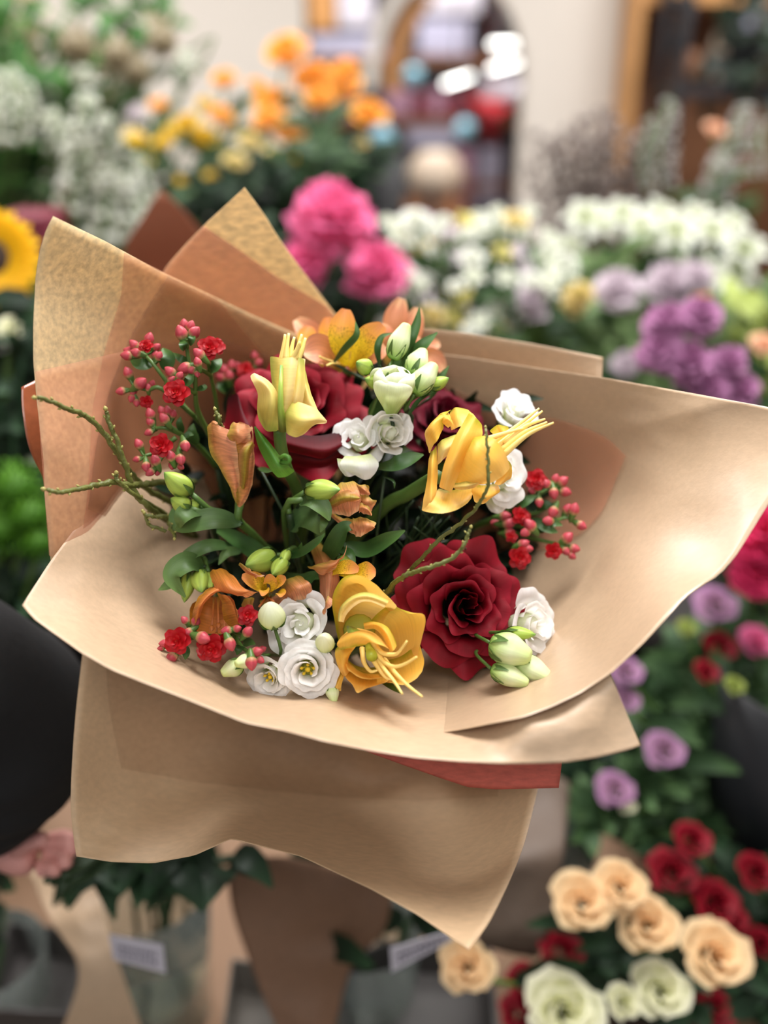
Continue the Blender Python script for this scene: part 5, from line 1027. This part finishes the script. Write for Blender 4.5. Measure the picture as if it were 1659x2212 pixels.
foliage('leafy green branch at the upper left corner', 'fo', [(20,-40,2.1),(60,10,2.0),(110,-60,2.05),(150,20,2.0),(210,-30,2.05),(260,30,2.0),(310,-50,2.1),(30,120,1.95),(90,140,1.95),(370,20,2.1),(0,60,2.0),(330,10,2.05)], 'b_leafb', 42, .016, .09, 5, group=FG)
foliage('darker green branch behind the dried seed heads', 'gl', [(60,200,2.2),(130,230,2.15),(200,200,2.2),(260,220,2.2),(320,180,2.2),(400,200,2.2),(10,260,2.2)], 'b_leaf', 36, .014, .085, 6, group='darker branches behind the seed heads')
foliage('rusty brown leafed branch at the top left', 'fo', [(110,20,1.95),(55,-30,1.95),(380,30,2.0)], 'b_po' and 'b_glob', 14, .012, .07, 7, group='rusty branches')
foliage('dark green rose foliage between the yellow and pink flowers', 'or', [(480,420,1.9),(540,400,1.9),(600,400,1.9),(660,380,1.95),(700,340,1.95),(740,330,2.0),(560,350,2.0),(790,350,2.0),(440,430,1.9)], 'b_leafd', 44, .016, .09, 8, group='dark foliage under the orange roses')
foliage('green stems with leaves right of the golden rose', 'or', [(700,250,1.9),(720,300,1.9),(690,330,1.85),(650,320,1.9)], 'b_leaf', 20, .012, .09, 9, group='stems under the orange roses')
foliage('green leaves below the sunflower', 'su', [(20,700,1.25),(50,760,1.25),(0,820,1.25),(60,860,1.2),(30,930,1.2),(80,650,1.3),(10,900,1.2),(70,800,1.3),(95,720,1.3)], 'b_leafd', 44, .014, .07, 10, group='dark leaves at the left edge')
foliage('dark leaves under the pink peonies', 'pi', [(700,560,1.6),(760,590,1.6),(640,590,1.6),(690,620,1.55),(800,640,1.6),(740,640,1.6),(860,650,1.6),(600,560,1.65),(560,500,1.7)], 'b_leafd', 44, .014, .07, 11, group='dark leaves under the pink peonies')
# white spikes
ORDN = ['first', 'second', 'third', 'fourth', 'fifth', 'sixth', 'seventh', 'eighth', 'ninth', 'tenth', 'eleventh', 'twelfth', 'thirteenth', 'fourteenth', 'fifteenth', 'sixteenth']
def rank(L, i):
    return ORDN[sorted(range(len(L)), key=lambda k: L[k][0]).index(i)]
def spike(label, x0, y0, x1, y1, d, w_, mat, key, seed, name='flower_spike', n=60, group=None, br=.2):
    r_ = random.Random(seed); a = P(x0, y0, d); b_ = P(x1, y1, d); t = thing(name, label, 'flower', BK[key], group); mb = MB(); R = w_*d/FPX
    for k in range(n):
        q = r_.random(); an = r_.uniform(0, 6.28); rr = R*(.35+.65*q)*r_.uniform(.5, 1); c = a*(1-q)+b_*q+np.array([math.cos(an)*rr, math.sin(an)*rr, 0])
        mb.blob(c-np.array([0, 0, R*br*.6]), (math.cos(an), math.sin(an), .6), R*br, R*br*2, 6, 5)
    o = mb.build('florets', M[mat], t); o['kind'] = 'stuff'
    MB().tube(cat([a, b_, BK[key]+np.array([r_.uniform(-.03, .03), 0, 0])], 10), .003, 6).build('stem', M['stem'], t)
SPK = ((188,200,180,330,26),(230,250,235,400,26),(160,320,150,460,26),(215,360,235,520,32),(275,380,290,520,28),(120,240,130,340,24),(250,420,260,560,30),(180,430,200,560,28),(300,330,310,440,20),(195,300,200,420,24))
for i, (x0, y0, x1, y1, w_) in enumerate(SPK):
    spike(rank(SPK, i)+' from the left of the off white flower spikes left of the yellow roses', x0, y0, x1, y1, 1.75+.02*i, w_, 'b_white', 'wh', i+1, group='off white spikes at left', n=44, br=.42)
for i, (x0, y0, x1, y1, w_) in enumerate(((10,150,20,260,40),(45,180,60,270,34),(20,220,30,310,38),(180,140,185,180,26),(400,110,420,160,26))):
    spike(['highest','lowest','middle'][i]+' clump of small white blossoms at the far left edge' if i < 3 else ['','','','small pale blossom clump between the seed heads','small pale blossom clump right of the seed heads'][i], x0, y0, x1, y1, 1.8, w_, 'b_white', 'gl', i+31, group='white blossom clumps at far left' if i < 3 else 'pale blossom clumps by the seed heads', n=50, br=.24)
foliage('green leaves between the off white spikes', 'wh', [(200,450,1.85),(150,400,1.85),(270,470,1.85),(230,540,1.85),(320,480,1.85),(120,480,1.85),(360,430,1.85),(180,540,1.85),(300,560,1.85)], 'b_leaf', 30, .010, .07, 12, group='leaves between the off white spikes')
# sunflower
c = P(-22, 556, 1.3); t = thing('sunflower', 'yellow sunflower with a dark centre cut by the left edge', 'flower', c); ax = nrm(np.array([.25, -.9, .35])); fr = frame(ax); R = 112*1.3/FPX
for ring in range(3):
    for k in range(17):
        a = k*2*PI/17+ring*.13; d_ = math.cos(a)*fr[0]+math.sin(a)*fr[1]
        MB().grid(leaf_grid([c+d_*R*.3, c+d_*R*.7+ax*R*.12, c+d_*R*(1-.06*ring)+ax*R*(.02+.08*ring)], R*.13, ax, .3, m=8, n=5)).build('petal', M['b_sun'], t)
MB().blob(c-ax*R*.08, ax, R*.40, R*.2, 20, 6, prof=lambda q: .98 if q < .5 else 1.6-1.2*q).build('disc', simple('dark_seed_disc', s2l(45, 26, 12), .8, noise_amt=.4, scale=60), t); bstem(t, c, 'su', r=.006, nl=4, lw=.04, ll=.12)
for x, y, r, m_, l_ in ((22,705,34,'b_cream','pale cream bud below the sunflower'),(15,740,30,'b_white','white bloom below the pale cream bud'),(25,925,26,'b_white','small white bloom above the green pompon'),(70,985,22,'b_white','tiny white bloom nearest the paper at left')):
    bloom('rose', 'white_bloom', l_, 'flower', x, y, 1.25, r, m_, 'su', nl=2, lmat='b_leafd')
for x, y, r, l_ in ((30,1050,62,'upper fuzzy bright green pompon at the left edge'),(60,1110,60,'middle fuzzy bright green pompon beside the paper'),(0,1140,64,'lower fuzzy bright green pompon cut by the left edge'),(80,1170,44,'small fuzzy green pompon lowest by the paper')):
    bloom('ball', 'green_pompon', l_, 'flower', x, y, 1.12, r, 'b_green', 'gt', nl=0)
foliage('dark leaves under the green pompons', 'gt', [(40,1250,1.15),(80,1290,1.15),(10,1230,1.2),(110,1230,1.2)], 'b_leafd', 30, .014, .06, 13, group='dark leaves under the green pompons')
# pink peonies
for x, y, r, l_ in ((718,480,86,'large pink peony above the red roses'),(816,588,66,'pink peony lower right of the large one'),(655,572,50,'dusky pink peony behind the tan paper edge'),(345,568,30,'pink bloom in the notch between two tan sheets')):
    bloom('pom', 'pink_peony', l_, 'flower', x, y, 1.5, r, 'b_pink', 'pi', nl=3, lmat='b_leafd')
# another wrapped bunch behind
fW = tps([(350,415,1.25),(262,545,1.3),(450,505,1.3),(330,640,1.4),(460,640,1.4),(370,1000,1.5),(340,1545,1.55),(420,1545,1.55),(370,1760,1.63)])
tag(sheet('wrapped_cone', rows2([[(340,418),(350,412),(360,420)],[(300,480),(350,470),(410,470)],[(262,560),(350,550),(465,560)],[(300,720),(360,720),(440,720)],[(330,1000),(370,1000),(430,1000)],[(340,1545),(370,1545),(420,1545)],[(350,1760),(370,1760),(400,1760)]], 16, 14), fW, M['brown_thin'] and paper_mat('rust_paper', s2l(178, 118, 92), .5, trans=.3), seed=3, amp=.01), 'rust brown paper cone tip blurred behind the two tan corners', 'wrapping paper')
# white mass at the right
rw = random.Random(9)
for i in range(110):
    x = rw.uniform(830, 1240); y = rw.uniform(455, 720); 
    if y < 500 and x > 1150: continue
    bloom('star' if i % 3 else 'rose', 'small_white_flower', 'small white blossom in the blurred mass behind the right paper edge', 'flower', x, y, 1.6+rw.uniform(-.08, .15), rw.uniform(20, 34), ('b_white', 'b_white', 'b_lw', 'b_pale')[0 if rw.random() < .62 else rw.choice((1, 2, 2, 3))], 'w1', group='small white blossoms behind the right paper edge', nl=1, centre=None)
WL = [(1265,470,48),(1300,480,50),(1345,465,44),(1385,490,42),(1430,465,44),(1460,500,52),(1500,470,40),(1540,500,46),(1580,480,36),(1420,520,42),(1610,540,50),(1590,590,48),(1500,560,40),(1540,600,44),(1230,530,34),(1180,560,36)]
for i, (x, y, r) in enumerate(WL): bloom('star', 'white_lily', rank(WL, i)+' from the left of the white lilies before the speckled plumes', 'flower', x, y, 1.8+rb.uniform(-.08, .08), r*1.2, 'b_white', 'w2' if x < 1500 else 'w3', group='white lilies at upper right', nl=2, centre='b_lime', lmat='b_leaf', seed=i+1)
for x, y, r, l_ in ((1330,632,48,'pale lilac white bloom left of three above the purple heads'),(1440,620,50,'pale lilac white bloom in the middle of three'),(1500,605,40,'pale lilac white bloom right of three'),(1250,640,30,'small pale lilac bloom near the yellowish bud'),(1150,640,34,'pale bloom among the white blossoms'),(1240,660,26,'yellowish bud among the white blossoms'),(935,685,24,'pale yellow bud over the right paper edge'),(1350,790,28,'pale blue white bloom left of the purple heads')):
    bloom('pom', 'pale_bloom', l_, 'flower', x, y, 1.55, r, 'b_pale' if 'yellow' in l_ else 'b_lw', 'w2', nl=1)
foliage('mixed green leaves below the white lilies', 'w2', [(1260,560,1.75),(1320,560,1.75),(1390,560,1.8),(1470,580,1.8),(1280,700,1.6),(1340,720,1.6),(1400,700,1.6),(1540,660,1.7),(1600,660,1.7),(1200,620,1.7),(1640,640,1.7),(1580,700,1.6),(1450,540,1.85),(1230,600,1.8)], 'b_leafp', 30, .012, .07, 14, group='leaves below the white lilies')
foliage('green leaves under the small white blossoms', 'w1', [(880,560,1.8),(950,620,1.75),(1020,600,1.8),(1080,640,1.75),(900,660,1.7),(1000,690,1.7),(1130,600,1.8),(1180,680,1.7),(860,480,1.9),(1060,510,1.9),(1020,470,1.9),(960,510,1.9)], 'b_leafp', 26, .012, .07, 15, group='leaves under the white blossoms')
foliage('lime green leafy shoot at the right edge', 'w3', [(1590,660,1.55),(1630,690,1.55),(1655,670,1.6)], 'b_lime', 22, .016, .07, 16, group='lime shoots at the right edge')
for x, y, r, l_ in ((1440,705,48,'purple blossom head upper left of the cluster'),(1510,690,46,'purple blossom head at the top of the cluster'),(1420,765,46,'purple blossom head at the left of the cluster'),(1490,790,50,'purple blossom head at the centre of the cluster'),(1570,790,42,'purple blossom head at the right of the cluster'),(1600,850,40,'purple blossom head lowest at right above the paper'),(1530,845,44,'purple blossom head touching the paper edge')):
    bloom('pom', 'purple_blossom', l_, 'flower', x, y, 1.25, r, 'b_pur', 'pu', nl=1, group='purple blossom heads above the right paper')
bloom('rose', 'peach_bloom', 'peach bloom cut by the right edge beside the purple heads', 'flower', 1655, 742, 1.4, 34, 'b_po', 'w3', nl=1)
bloom('rose', 'orange_bloom', 'small orange bloom among the speckled plumes', 'flower', 1548, 276, 2.2, 24, 'b_po', 'sp', nl=1); bloom('rose', 'orange_bloom', 'small orange bloom above the lime shoots', 'flower', 1515, 635, 1.7, 20, 'b_or', 'w3', nl=1)
# speckled plumes and grey branches
for i, (x0, y0, x1, y1, w_) in enumerate(((1448,215,1430,400,34),(1610,230,1560,400,38),(1560,330,1540,440,40),(1410,250,1400,420,24),(1645,260,1640,380,26))):
    spike(['tall speckled grey plume left of three, before the dark cabinet', 'broad speckled plume at right', 'lower speckled plume with a violet tint', 'thin grey plume next to the tall one', 'speckled plume cut by the right edge'][i], x0, y0, x1, y1, 2.15, w_, 'b_dust', 'sp', 50+i, n=110, br=.13)
foliage('slim green leaves at the plume bases', 'sp', [(1480,440,2.1),(1530,420,2.1)], 'b_leaf', 20, .012, .08, 18, group='slim leaves at plume bases')
for i in range(34):
    x = 1160+i*7; t = thing('grey_branch', 'thin grey brown branch with fuzzy catkins before the cream wall', 'branch', BK['br'], 'grey catkin branches'); tp = P(x+rw.uniform(-20, 20), 200+abs(x-1290)*.7+rw.uniform(0, 150), 2.15+rw.uniform(-.06, .06)); e = BK['br']+np.array([rw.uniform(-.05, .05), 0, 0])
    pts = cat([tp, tp*.6+e*.4+np.array([rw.uniform(-.02, .02), 0, 0]), e], 14); MB().tube(pts, .0022, 5).build('stem', simple('grey_brown_stem', s2l(126, 104, 92), .7) if i == 0 else bpy.data.materials['grey_brown_stem'], t)
    mb = MB()
    for k in range(18):
        q = rw.random()*.62; p = pts[int(q*13)]; mb.blob(p+np.array([rw.uniform(-.012, .012), rw.uniform(-.01, .01), 0]), (rw.uniform(-.4, .4), 0, 1), .008, .022, 5, 4)
    o = mb.build('catkins', M['b_grey'], t); o['kind'] = 'stuff'
# right side, beside the bouquet
for x, y, r, l_ in ((1650,1165,80,'upper hot pink bloom cut by the right edge'),(1640,1240,56,'lower hot pink bloom right of the paper')): bloom('pom', 'hot_pink_bloom', l_, 'flower', x, y, 1.15, r, 'b_hot', 'ho', nl=1)
for x, y, r, m_, l_ in ((1545,1305,50,'b_lil','lilac rose just outside the paper edge at right'),(1640,1385,42,'b_pink','pinkish lilac rose at the right edge'),(1352,1448,40,'b_lil','lilac rose touching the paper, upper of two'),(1350,1512,34,'b_lil','lilac rose touching the paper, lower of two'),(1435,1620,46,'b_lil','open lilac rose right of the paper corner'),(1328,1705,44,'b_lil','lowest lilac rose under the paper corner'),(1355,1740,20,'b_cream','small cream bud attached below the lowest lilac rose'),(1560,1395,40,'b_red','dark red bloom between the lilac roses'),(1530,1450,30,'b_red','small dark red bloom deep among the stems'),(1590,1480,24,'b_lime','greenish bud at right'),(1485,1355,22,'b_lime','slim greenish bud near the lilac rose')):
    bloom('rose', 'lilac_rose' if m_ == 'b_lil' else 'rose', l_, 'flower', x, y, 1.18 if y > 1400 else 1.25, r, m_, 'li', nl=4)
foliage('dense green rose leaves right of the bouquet', 'li', [(1400,1500,1.3),(1460,1420,1.32),(1500,1500,1.3),(1560,1560,1.3),(1380,1600,1.28),(1300,1760,1.2),(1350,1820,1.2),(1540,1380,1.35),(1420,1560,1.3),(1260,1800,1.2),(1380,1700,1.22),(1600,1420,1.35),(1640,1500,1.35),(1480,1480,1.28),(1580,1340,1.4),(1580,1440,1.35)], 'b_leaf', 40, .014, .06, 19, group='rose leaves at right')
foliage('dark shadowed leaves deep in the right display', 'li', [(1350,1650,1.38),(1420,1640,1.38),(1500,1560,1.38),(1300,1700,1.35),(1560,1500,1.4),(1250,1740,1.3)], 'b_leafd', 40, .02, .08, 20, group='dark leaves deep at right')
def cyl(name, label, catn, c, r0, r1, h, mat, group=None, n=28):
    t = thing(name, label, catn, c, group); mb = MB(); c = np.asarray(c); z = np.array([0, 0, 1.])
    mb.lathe(c, [(.001, .001), (r0, .001), (r1, h), (r1-.006, h), (r0-.006, .012), (.001, .012)], n); mb.build('body', M[mat], t); return t
cyl('storage_bin', 'large black bin at the right edge beneath the lilac roses', 'bin', P(1745, 1580, 1.25)-np.array([0, 0, .33]), .10, .13, .42, 'bucket')
bxp('wooden_crate', 'brown wooden crate edge behind the red roses', 'crate', (1490,1800),(1700,1900), 1.12, .2, 'oakd')
for x, y, r, l_ in ((1455,1885,56,'dark red rose right of the peach pair'),(1552,1950,56,'dark red rose above the orange peach rose'),(1500,1815,44,'dark red rose highest of the red ones'),(1640,1885,46,'dark red rose cut by the right edge, upper'),(1650,2040,40,'dark red rose cut by the right edge, lower'),(1150,2135,58,'dark red rose left of the big cream rose'),(1215,2055,52,'dark red rose under the left peach rose'),(1540,2180,56,'dark red rose at the bottom below the orange peach rose'),(1590,1985,36,'small dark red rose beside the upper right one'),(1120,2190,44,'lowest dark red rose at the bottom edge')):
    bloom('rose', 'red_rose', 'blurred '+l_, 'flower', x, y, 1.1, r, 'b_red', 're', nl=3, lmat='b_leafd')
for x, y, r, m_, l_ in ((1258,1948,72,'b_peach','peach rose farthest upper left of the cluster'),(1342,1912,60,'b_peach','peach rose at the top of the cluster'),(1398,1995,72,'b_peach','pale peach rose in the middle of the cluster'),(1552,2062,80,'b_peach','deep apricot rose at the right of the cluster'),(1008,2088,66,'b_peach','single peach rose below the paper point'),(1222,2185,92,'b_cream','large cream rose at the bottom edge'),(1430,2140,68,'b_cream','cream rose right at the bottom'),(1352,2165,42,'b_cream','narrow cream bud between the two cream roses')):
    bloom('rose', 'cream_rose' if m_ == 'b_cream' else 'peach_rose', 'blurred '+l_, 'flower', x, y, 1.02, r, m_, 'pe', nl=3, lmat='b_leafd')
foliage('dark leaves between the peach and red roses', 're', [(1300,2060,1.12),(1340,2080,1.12),(1480,2000,1.15),(1450,2080,1.12),(1600,2100,1.1),(1640,2180,1.1),(1300,2000,1.14),(1600,2000,1.15),(1250,2080,1.12),(1480,2180,1.1),(1420,1880,1.2)], 'b_leafd', 36, .015, .05, 21, group='dark leaves between the lower roses')
bxp('storage_tray', 'blue grey tray edge right of the lilac roses above the crate', 'tray', (1470,1705),(1760,1790), 1.14, .25, 'grey')
# vases, pots and labels on the kraft covered bench
def vase(label, px, py, r, h, seed, z=.42, nst=9):
    c = PZ(px, py, z); t = thing('glass_vase', label, 'vase', c); zz = np.array([0, 0, 1.])
    mb = MB(); mb.lathe(c, [(.001, .002), (r*.8, .002), (r*.9, h*.5), (r, h), (r-.004, h), (r*.9-.004, h*.5), (r*.8-.004, .014), (.001, .014)]); mb.build('body', M['glass'], t)
    r_ = random.Random(seed)
    s = thing('cut_flower_stems', 'green stems in the '+label, 'stems', c+zz*.02); 
    for k in range(nst):
        a = c+np.array([r_.uniform(-.5, .5)*r, r_.uniform(-.5, .5)*r, .02]); b_ = c+np.array([r_.uniform(-.8, .8)*r, r_.uniform(-.8, .8)*r, h+r_.uniform(.02, .1)]); MB().tube([a, b_], .004, 6).build('stem', M['stem_d'], s)
        ed = b_+np.array([r_.uniform(-.08, .08), r_.uniform(-.08, .04), r_.uniform(-.05, .05)]); leafq(s, b_, ed, .018, 'b_leafd')
    return c
vase('large clear glass vase left of the brown paper', 350, 2190, .085, .24, 3); vase('clear glass vase under the paper point', 790, 2230, .075, .20, 5); vase('clear glass vase behind the peach roses', 1205, 1990, .05, .20, 7)
vase('clear glass vase at the bottom left corner', 30, 2290, .07, .2, 9, nst=6)
def pot(label, poly, zt, zb, mat):
    """square card pot: top outline from picture points at height zt"""
    a = [PZ(x, y, zt) for x, y in poly]; c_ = sum(a)/len(a); lo = [c_+(q-c_)*.85-np.array([0, 0, zt-zb-.001]) for q in a]; ins = [c_+(q-c_)*.94 for q in a]; il = [c_+(q-c_)*.85-np.array([0, 0, .05]) for q in a]
    t = thing('card_box', label, 'box', (c_[0], c_[1], zb)); mb = MB(); cl = lambda L: L+[L[0]]
    mb.grid([cl([sum(lo)/len(lo)]*len(a)), cl(lo), cl(a), cl(ins), cl(il), cl([sum(il)/len(il)]*len(a))]); mb.build('body', M[mat], t, smooth=False)
pot('dark grey card box at the bottom left', [(20,1990),(185,2010),(150,2190),(-60,2180)], .60, .42, 'slate'); pot('grey card box left of the brown gap', [(500,2070),(615,2085),(600,2230),(480,2230)], .58, .42, 'slate2'); pot('wide dark grey card box beneath the paper point', [(730,2080),(830,2030),(1060,2040),(1080,2230),(740,2240)], .56, .42, 'slate')
def label_card(label, pts, z):
    a = [P(x, y, d) for x, y, d in pts]; t = thing('price_label', label, 'label', a[3]); n_ = nrm(np.cross(a[1]-a[0], a[3]-a[0])); n_ = n_ if n_[1] < 0 else -n_
    mb = MB(); mb.grid([[a[0], a[1]], [a[3], a[2]]]); mb.build('card', M['card'], t, solid=.001, smooth=False)
    r_ = random.Random(int(z)); mb = MB()
    for row in (.34, .62):
        u = .12
        while u < .86:
            w2 = r_.uniform(.03, .08); L_ = lambda uu, vv: (a[0]*(1-uu)+a[1]*uu)*(1-vv)+(a[3]*(1-uu)+a[2]*uu)*vv+n_*.0012
            mb.grid([[L_(u, row), L_(u+w2, row)], [L_(u, row+.13), L_(u+w2, row+.13)]]); u += w2+.03
    mb.build('print', M['ink'], t, smooth=False)
label_card('white price label standing tilted by the glass vase at left', [(236,2018,.98),(352,2040,.97),(358,2102,.98),(245,2072,.99)], 1)
label_card('white price label tilted up, left of the single peach rose', [(842,2048,.98),(968,2012,.98),(978,2030,.99),(846,2100,.99)], 2)
# kraft sheets wrapped around bench goods
tag(sheet('kraft_wrap', rows2([[(490,1850),(620,1850),(760,1880),(850,1920)],[(500,1960),(620,1980),(740,2000),(830,2010)],[(540,2080),(640,2090),(700,2090),(760,2090)],[(600,2230),(660,2240),(700,2240),(720,2230)]], 20, 20), tps([(490,1850,1.08),(850,1900,1.10),(500,2000,1.10),(780,2050,1.12),(600,2230,1.10),(720,2230,1.11)]), paper_mat('brown_wrap_paper', s2l(132, 98, 74), .6), seed=12, amp=.02), 'brown wrapping paper standing in the gap under the hanging sheet', 'wrapping paper')
tag(sheet('kraft_wrap', rows2([[(60,1880),(140,1880),(210,1900)],[(110,1990),(180,1990),(235,2010)],[(170,2100),(220,2100),(270,2120)],[(120,2260),(220,2260),(320,2260)]], 20, 20), tps([(60,1880,1.12),(210,1900,1.1),(120,2260,1.06),(320,2260,1.08),(200,2080,1.05)]), M['kraft'], seed=13, amp=.015), 'light kraft paper between the dark box and the glass vase at left', 'wrapping paper')
tag(sheet('kraft_wrap', rows2([[(1060,1640),(1150,1650),(1230,1690)],[(1050,1800),(1140,1800),(1220,1820)],[(1040,1930),(1120,1940),(1200,1960)],[(1030,2040),(1100,2060),(1160,2070)]], 20, 16), tps([(1060,1640,1.2),(1230,1690,1.2),(1040,2040,1.12),(1160,2070,1.12),(1140,1850,1.1)]), paper_mat('taupe_wrap_paper', s2l(104, 88, 76), .6), seed=14, amp=.02), 'taupe wrapping paper right of the hanging sheet', 'wrapping paper')
t = thing('leafy_stem', 'dark drooping leaves under the hanging kraft sheet at left', 'leaves', P(330, 1900, .98))
for k in range(34):
    x = rw.uniform(180, 520); b_ = P(x, rw.uniform(1840, 1900), rw.uniform(.95, 1.03)); ed = P(x+rw.uniform(-110, 90), rw.uniform(1880, 1990), rw.uniform(.93, 1.02)); leafq(t, b_, ed, .014, 'b_leafd', (0, -.6, 1))
MB().tube([P(520, 1850, 1.02), P(330, 1890, 1.0), P(200, 1900, 1.0)], .005, 6).build('stem', M['stem_d'], t)
# far left goods
bxp('white_counter', 'white and pale blue counter blurred at the far left', 'counter', (-200,285),(100,395), 3.0, .5, 'card'); bxp('counter_base', 'beige counter base below the white one at far left', 'counter', (-200,396),(120,700), 3.02, .5, 'beige'); bxp('red_crate', 'dark red crate above the sunflower', 'crate', (-20,465),(115,560), 1.75, .14, 'maroon')
# ------------------------------------------------------------------ the florist holding the bouquet
def skin_obj(name, verts, edges, radii, roots, mat, parent, sub_=2):
    me = bpy.data.meshes.new(name); off = np.array(parent['_loc']); me.from_pydata([tuple(np.asarray(v)-off) for v in verts], edges, []); o = bpy.data.objects.new(name, me); sc.collection.objects.link(o)
    m_ = o.modifiers.new('skin', 'SKIN'); m_.use_smooth_shade = True
    for i, r in enumerate(radii):
        r = (r, r) if np.isscalar(r) else r; me.skin_vertices[0].data[i].radius = r
    for i in roots: me.skin_vertices[0].data[i].use_root = True
    s_ = o.modifiers.new('sub', 'SUBSURF'); s_.levels = s_.render_levels = sub_
    me.materials.append(mat); o.parent = parent['_o']; return o
M['skin'] = simple('skin', s2l(222, 158, 148), .5, noise_amt=.08, scale=40); M['jacket'] = simple('black_jacket_cloth', s2l(8, 9, 12), .8, noise_amt=.35, scale=14, bump=.3, bscale=120); M['hair'] = simple('dark_hair', s2l(50, 34, 26), .5); M['trouser'] = simple('dark_trousers', s2l(30, 32, 40), .8)
elb = P(-45, 1515, .80); wri = P(-50, 1778, .90); sho = np.array([-.60, .46, 1.37]); torso = np.array([-.80, .40, 1.0])
per = thing('person', 'person in a black jacket at the left edge, one hand reaching under the bouquet', 'person', (-.80, .40, 0))
V = [torso, torso+[0, 0, .22], torso+[0, 0, .42], torso+[.0, .0, .50], torso+[.02, .02, .58], torso+[.03, .03, .70], torso+[0, 0, -.1], torso+[.1, 0, -.5], torso+[.11, 0, -.93], torso+[-.1, 0, -.5], torso+[-.11, 0, -.93], torso+[.15, .03, .37], sho, elb, wri, torso+[-.15, -.02, .37], torso+[-.24, .0, .1], torso+[-.22, .12, -.1],torso+[.12,.16,-.96],torso+[-.12,.16,-.96]]
E_ = [(0,1),(1,2),(2,3),(3,4),(4,5),(0,6),(6,7),(7,8),(6,9),(9,10),(2,11),(11,12),(12,13),(13,14),(2,15),(15,16),(16,17),(8,18),(10,19)]
Rr = [(.15,.11),(.16,.12),(.13,.10),.055,.085,.095,(.16,.12),.08,.05,.08,.05,.07,.055,.045,.028,.06,.045,.03,.04,.04]
palm = P(40, 1858, .91); V.append(palm); E_.append((14, 20)); Rr.append((.030, .020)); kn = P(85, 1850, .915); V.append(kn); E_.append((20, 21)); Rr.append((.032, .018))
roots = [0]
for k, (k0, k1, k2, k3) in enumerate((((80,1838,.925),(112,1815,.93),(142,1808,.92),(158,1822,.905)),((88,1848,.915),(122,1832,.92),(150,1830,.905),(158,1845,.895)),((88,1862,.905),(120,1852,.91),(142,1855,.895),(140,1872,.885)),((78,1876,.90),(102,1872,.90),(118,1878,.89),(112,1890,.885)),((30,1840,.89),(52,1822,.88),(80,1812,.875),(104,1812,.87)))):
    i0 = len(V); V += [P(*k0), P(*k1), P(*k2), P(*k3)]; E_ += [(i0, i0+1), (i0+1, i0+2), (i0+2, i0+3)]; Rr += [.011, .0095, .0088, .0072]; roots.append(i0)
skin_obj('body', V, E_, Rr, roots, M['skin'], per)
mb = MB(); n_ = 26; wb = nrm(wri-elb)
pts = cat([sho+np.array([-.06, -.02, .0]), sho*.55+elb*.45+np.array([0, 0, .01]), elb, elb*.5+wri*.5, wri-wb*.02], n_); rad = np.interp(np.linspace(0, 1, n_), [0, .3, .5, .75, 1], [.085, .082, .086, .088, .056])
rad = rad*(1+.05*np.sin(np.arange(n_)*1.9)+.03*np.sin(np.arange(n_)*.9)); mb.tube(pts, list(rad), 24); mb.build('sleeve', M['jacket'], per, sub=1)
mb = MB(); zz = [(-.25, .20, .16), (0, .19, .15), (.2, .21, .16), (.35, .20, .13), (.42, .12, .09), (.46, .075, .07)]
mb.grid([[torso+np.array([a*math.cos(q), b_*math.sin(q), h]) for q in np.linspace(0, 2*PI, 33)[:-1]] for h, a, b_ in zz], closed=True); mb.build('jacket', M['jacket'], per, sub=1)
mb = MB(); pts = cat([torso+[-.15, -.02, .36], torso+[-.25, 0, .1], torso+[-.23, .11, -.06]], 14); mb.tube(pts, [.08]*8+[.07]*6, 20); mb.build('sleeve', M['jacket'], per, sub=1)
for s_ in (1, -1): MB().tube([torso+[.09*s_, 0, -.15], torso+[.1*s_, 0, -.5], torso+[.115*s_, 0, -.95]], [.11, .1, .08], 20).build('trouser_leg', M['trouser'], per)
hc = torso+np.array([.03, .03, .66]); mb = MB(); mb.blob(hc+np.array([0, 0, -.06]), (0, -.15, 1), .105, .21, 20, 12); mb.build('hair', M['hair'], per, sub=1)
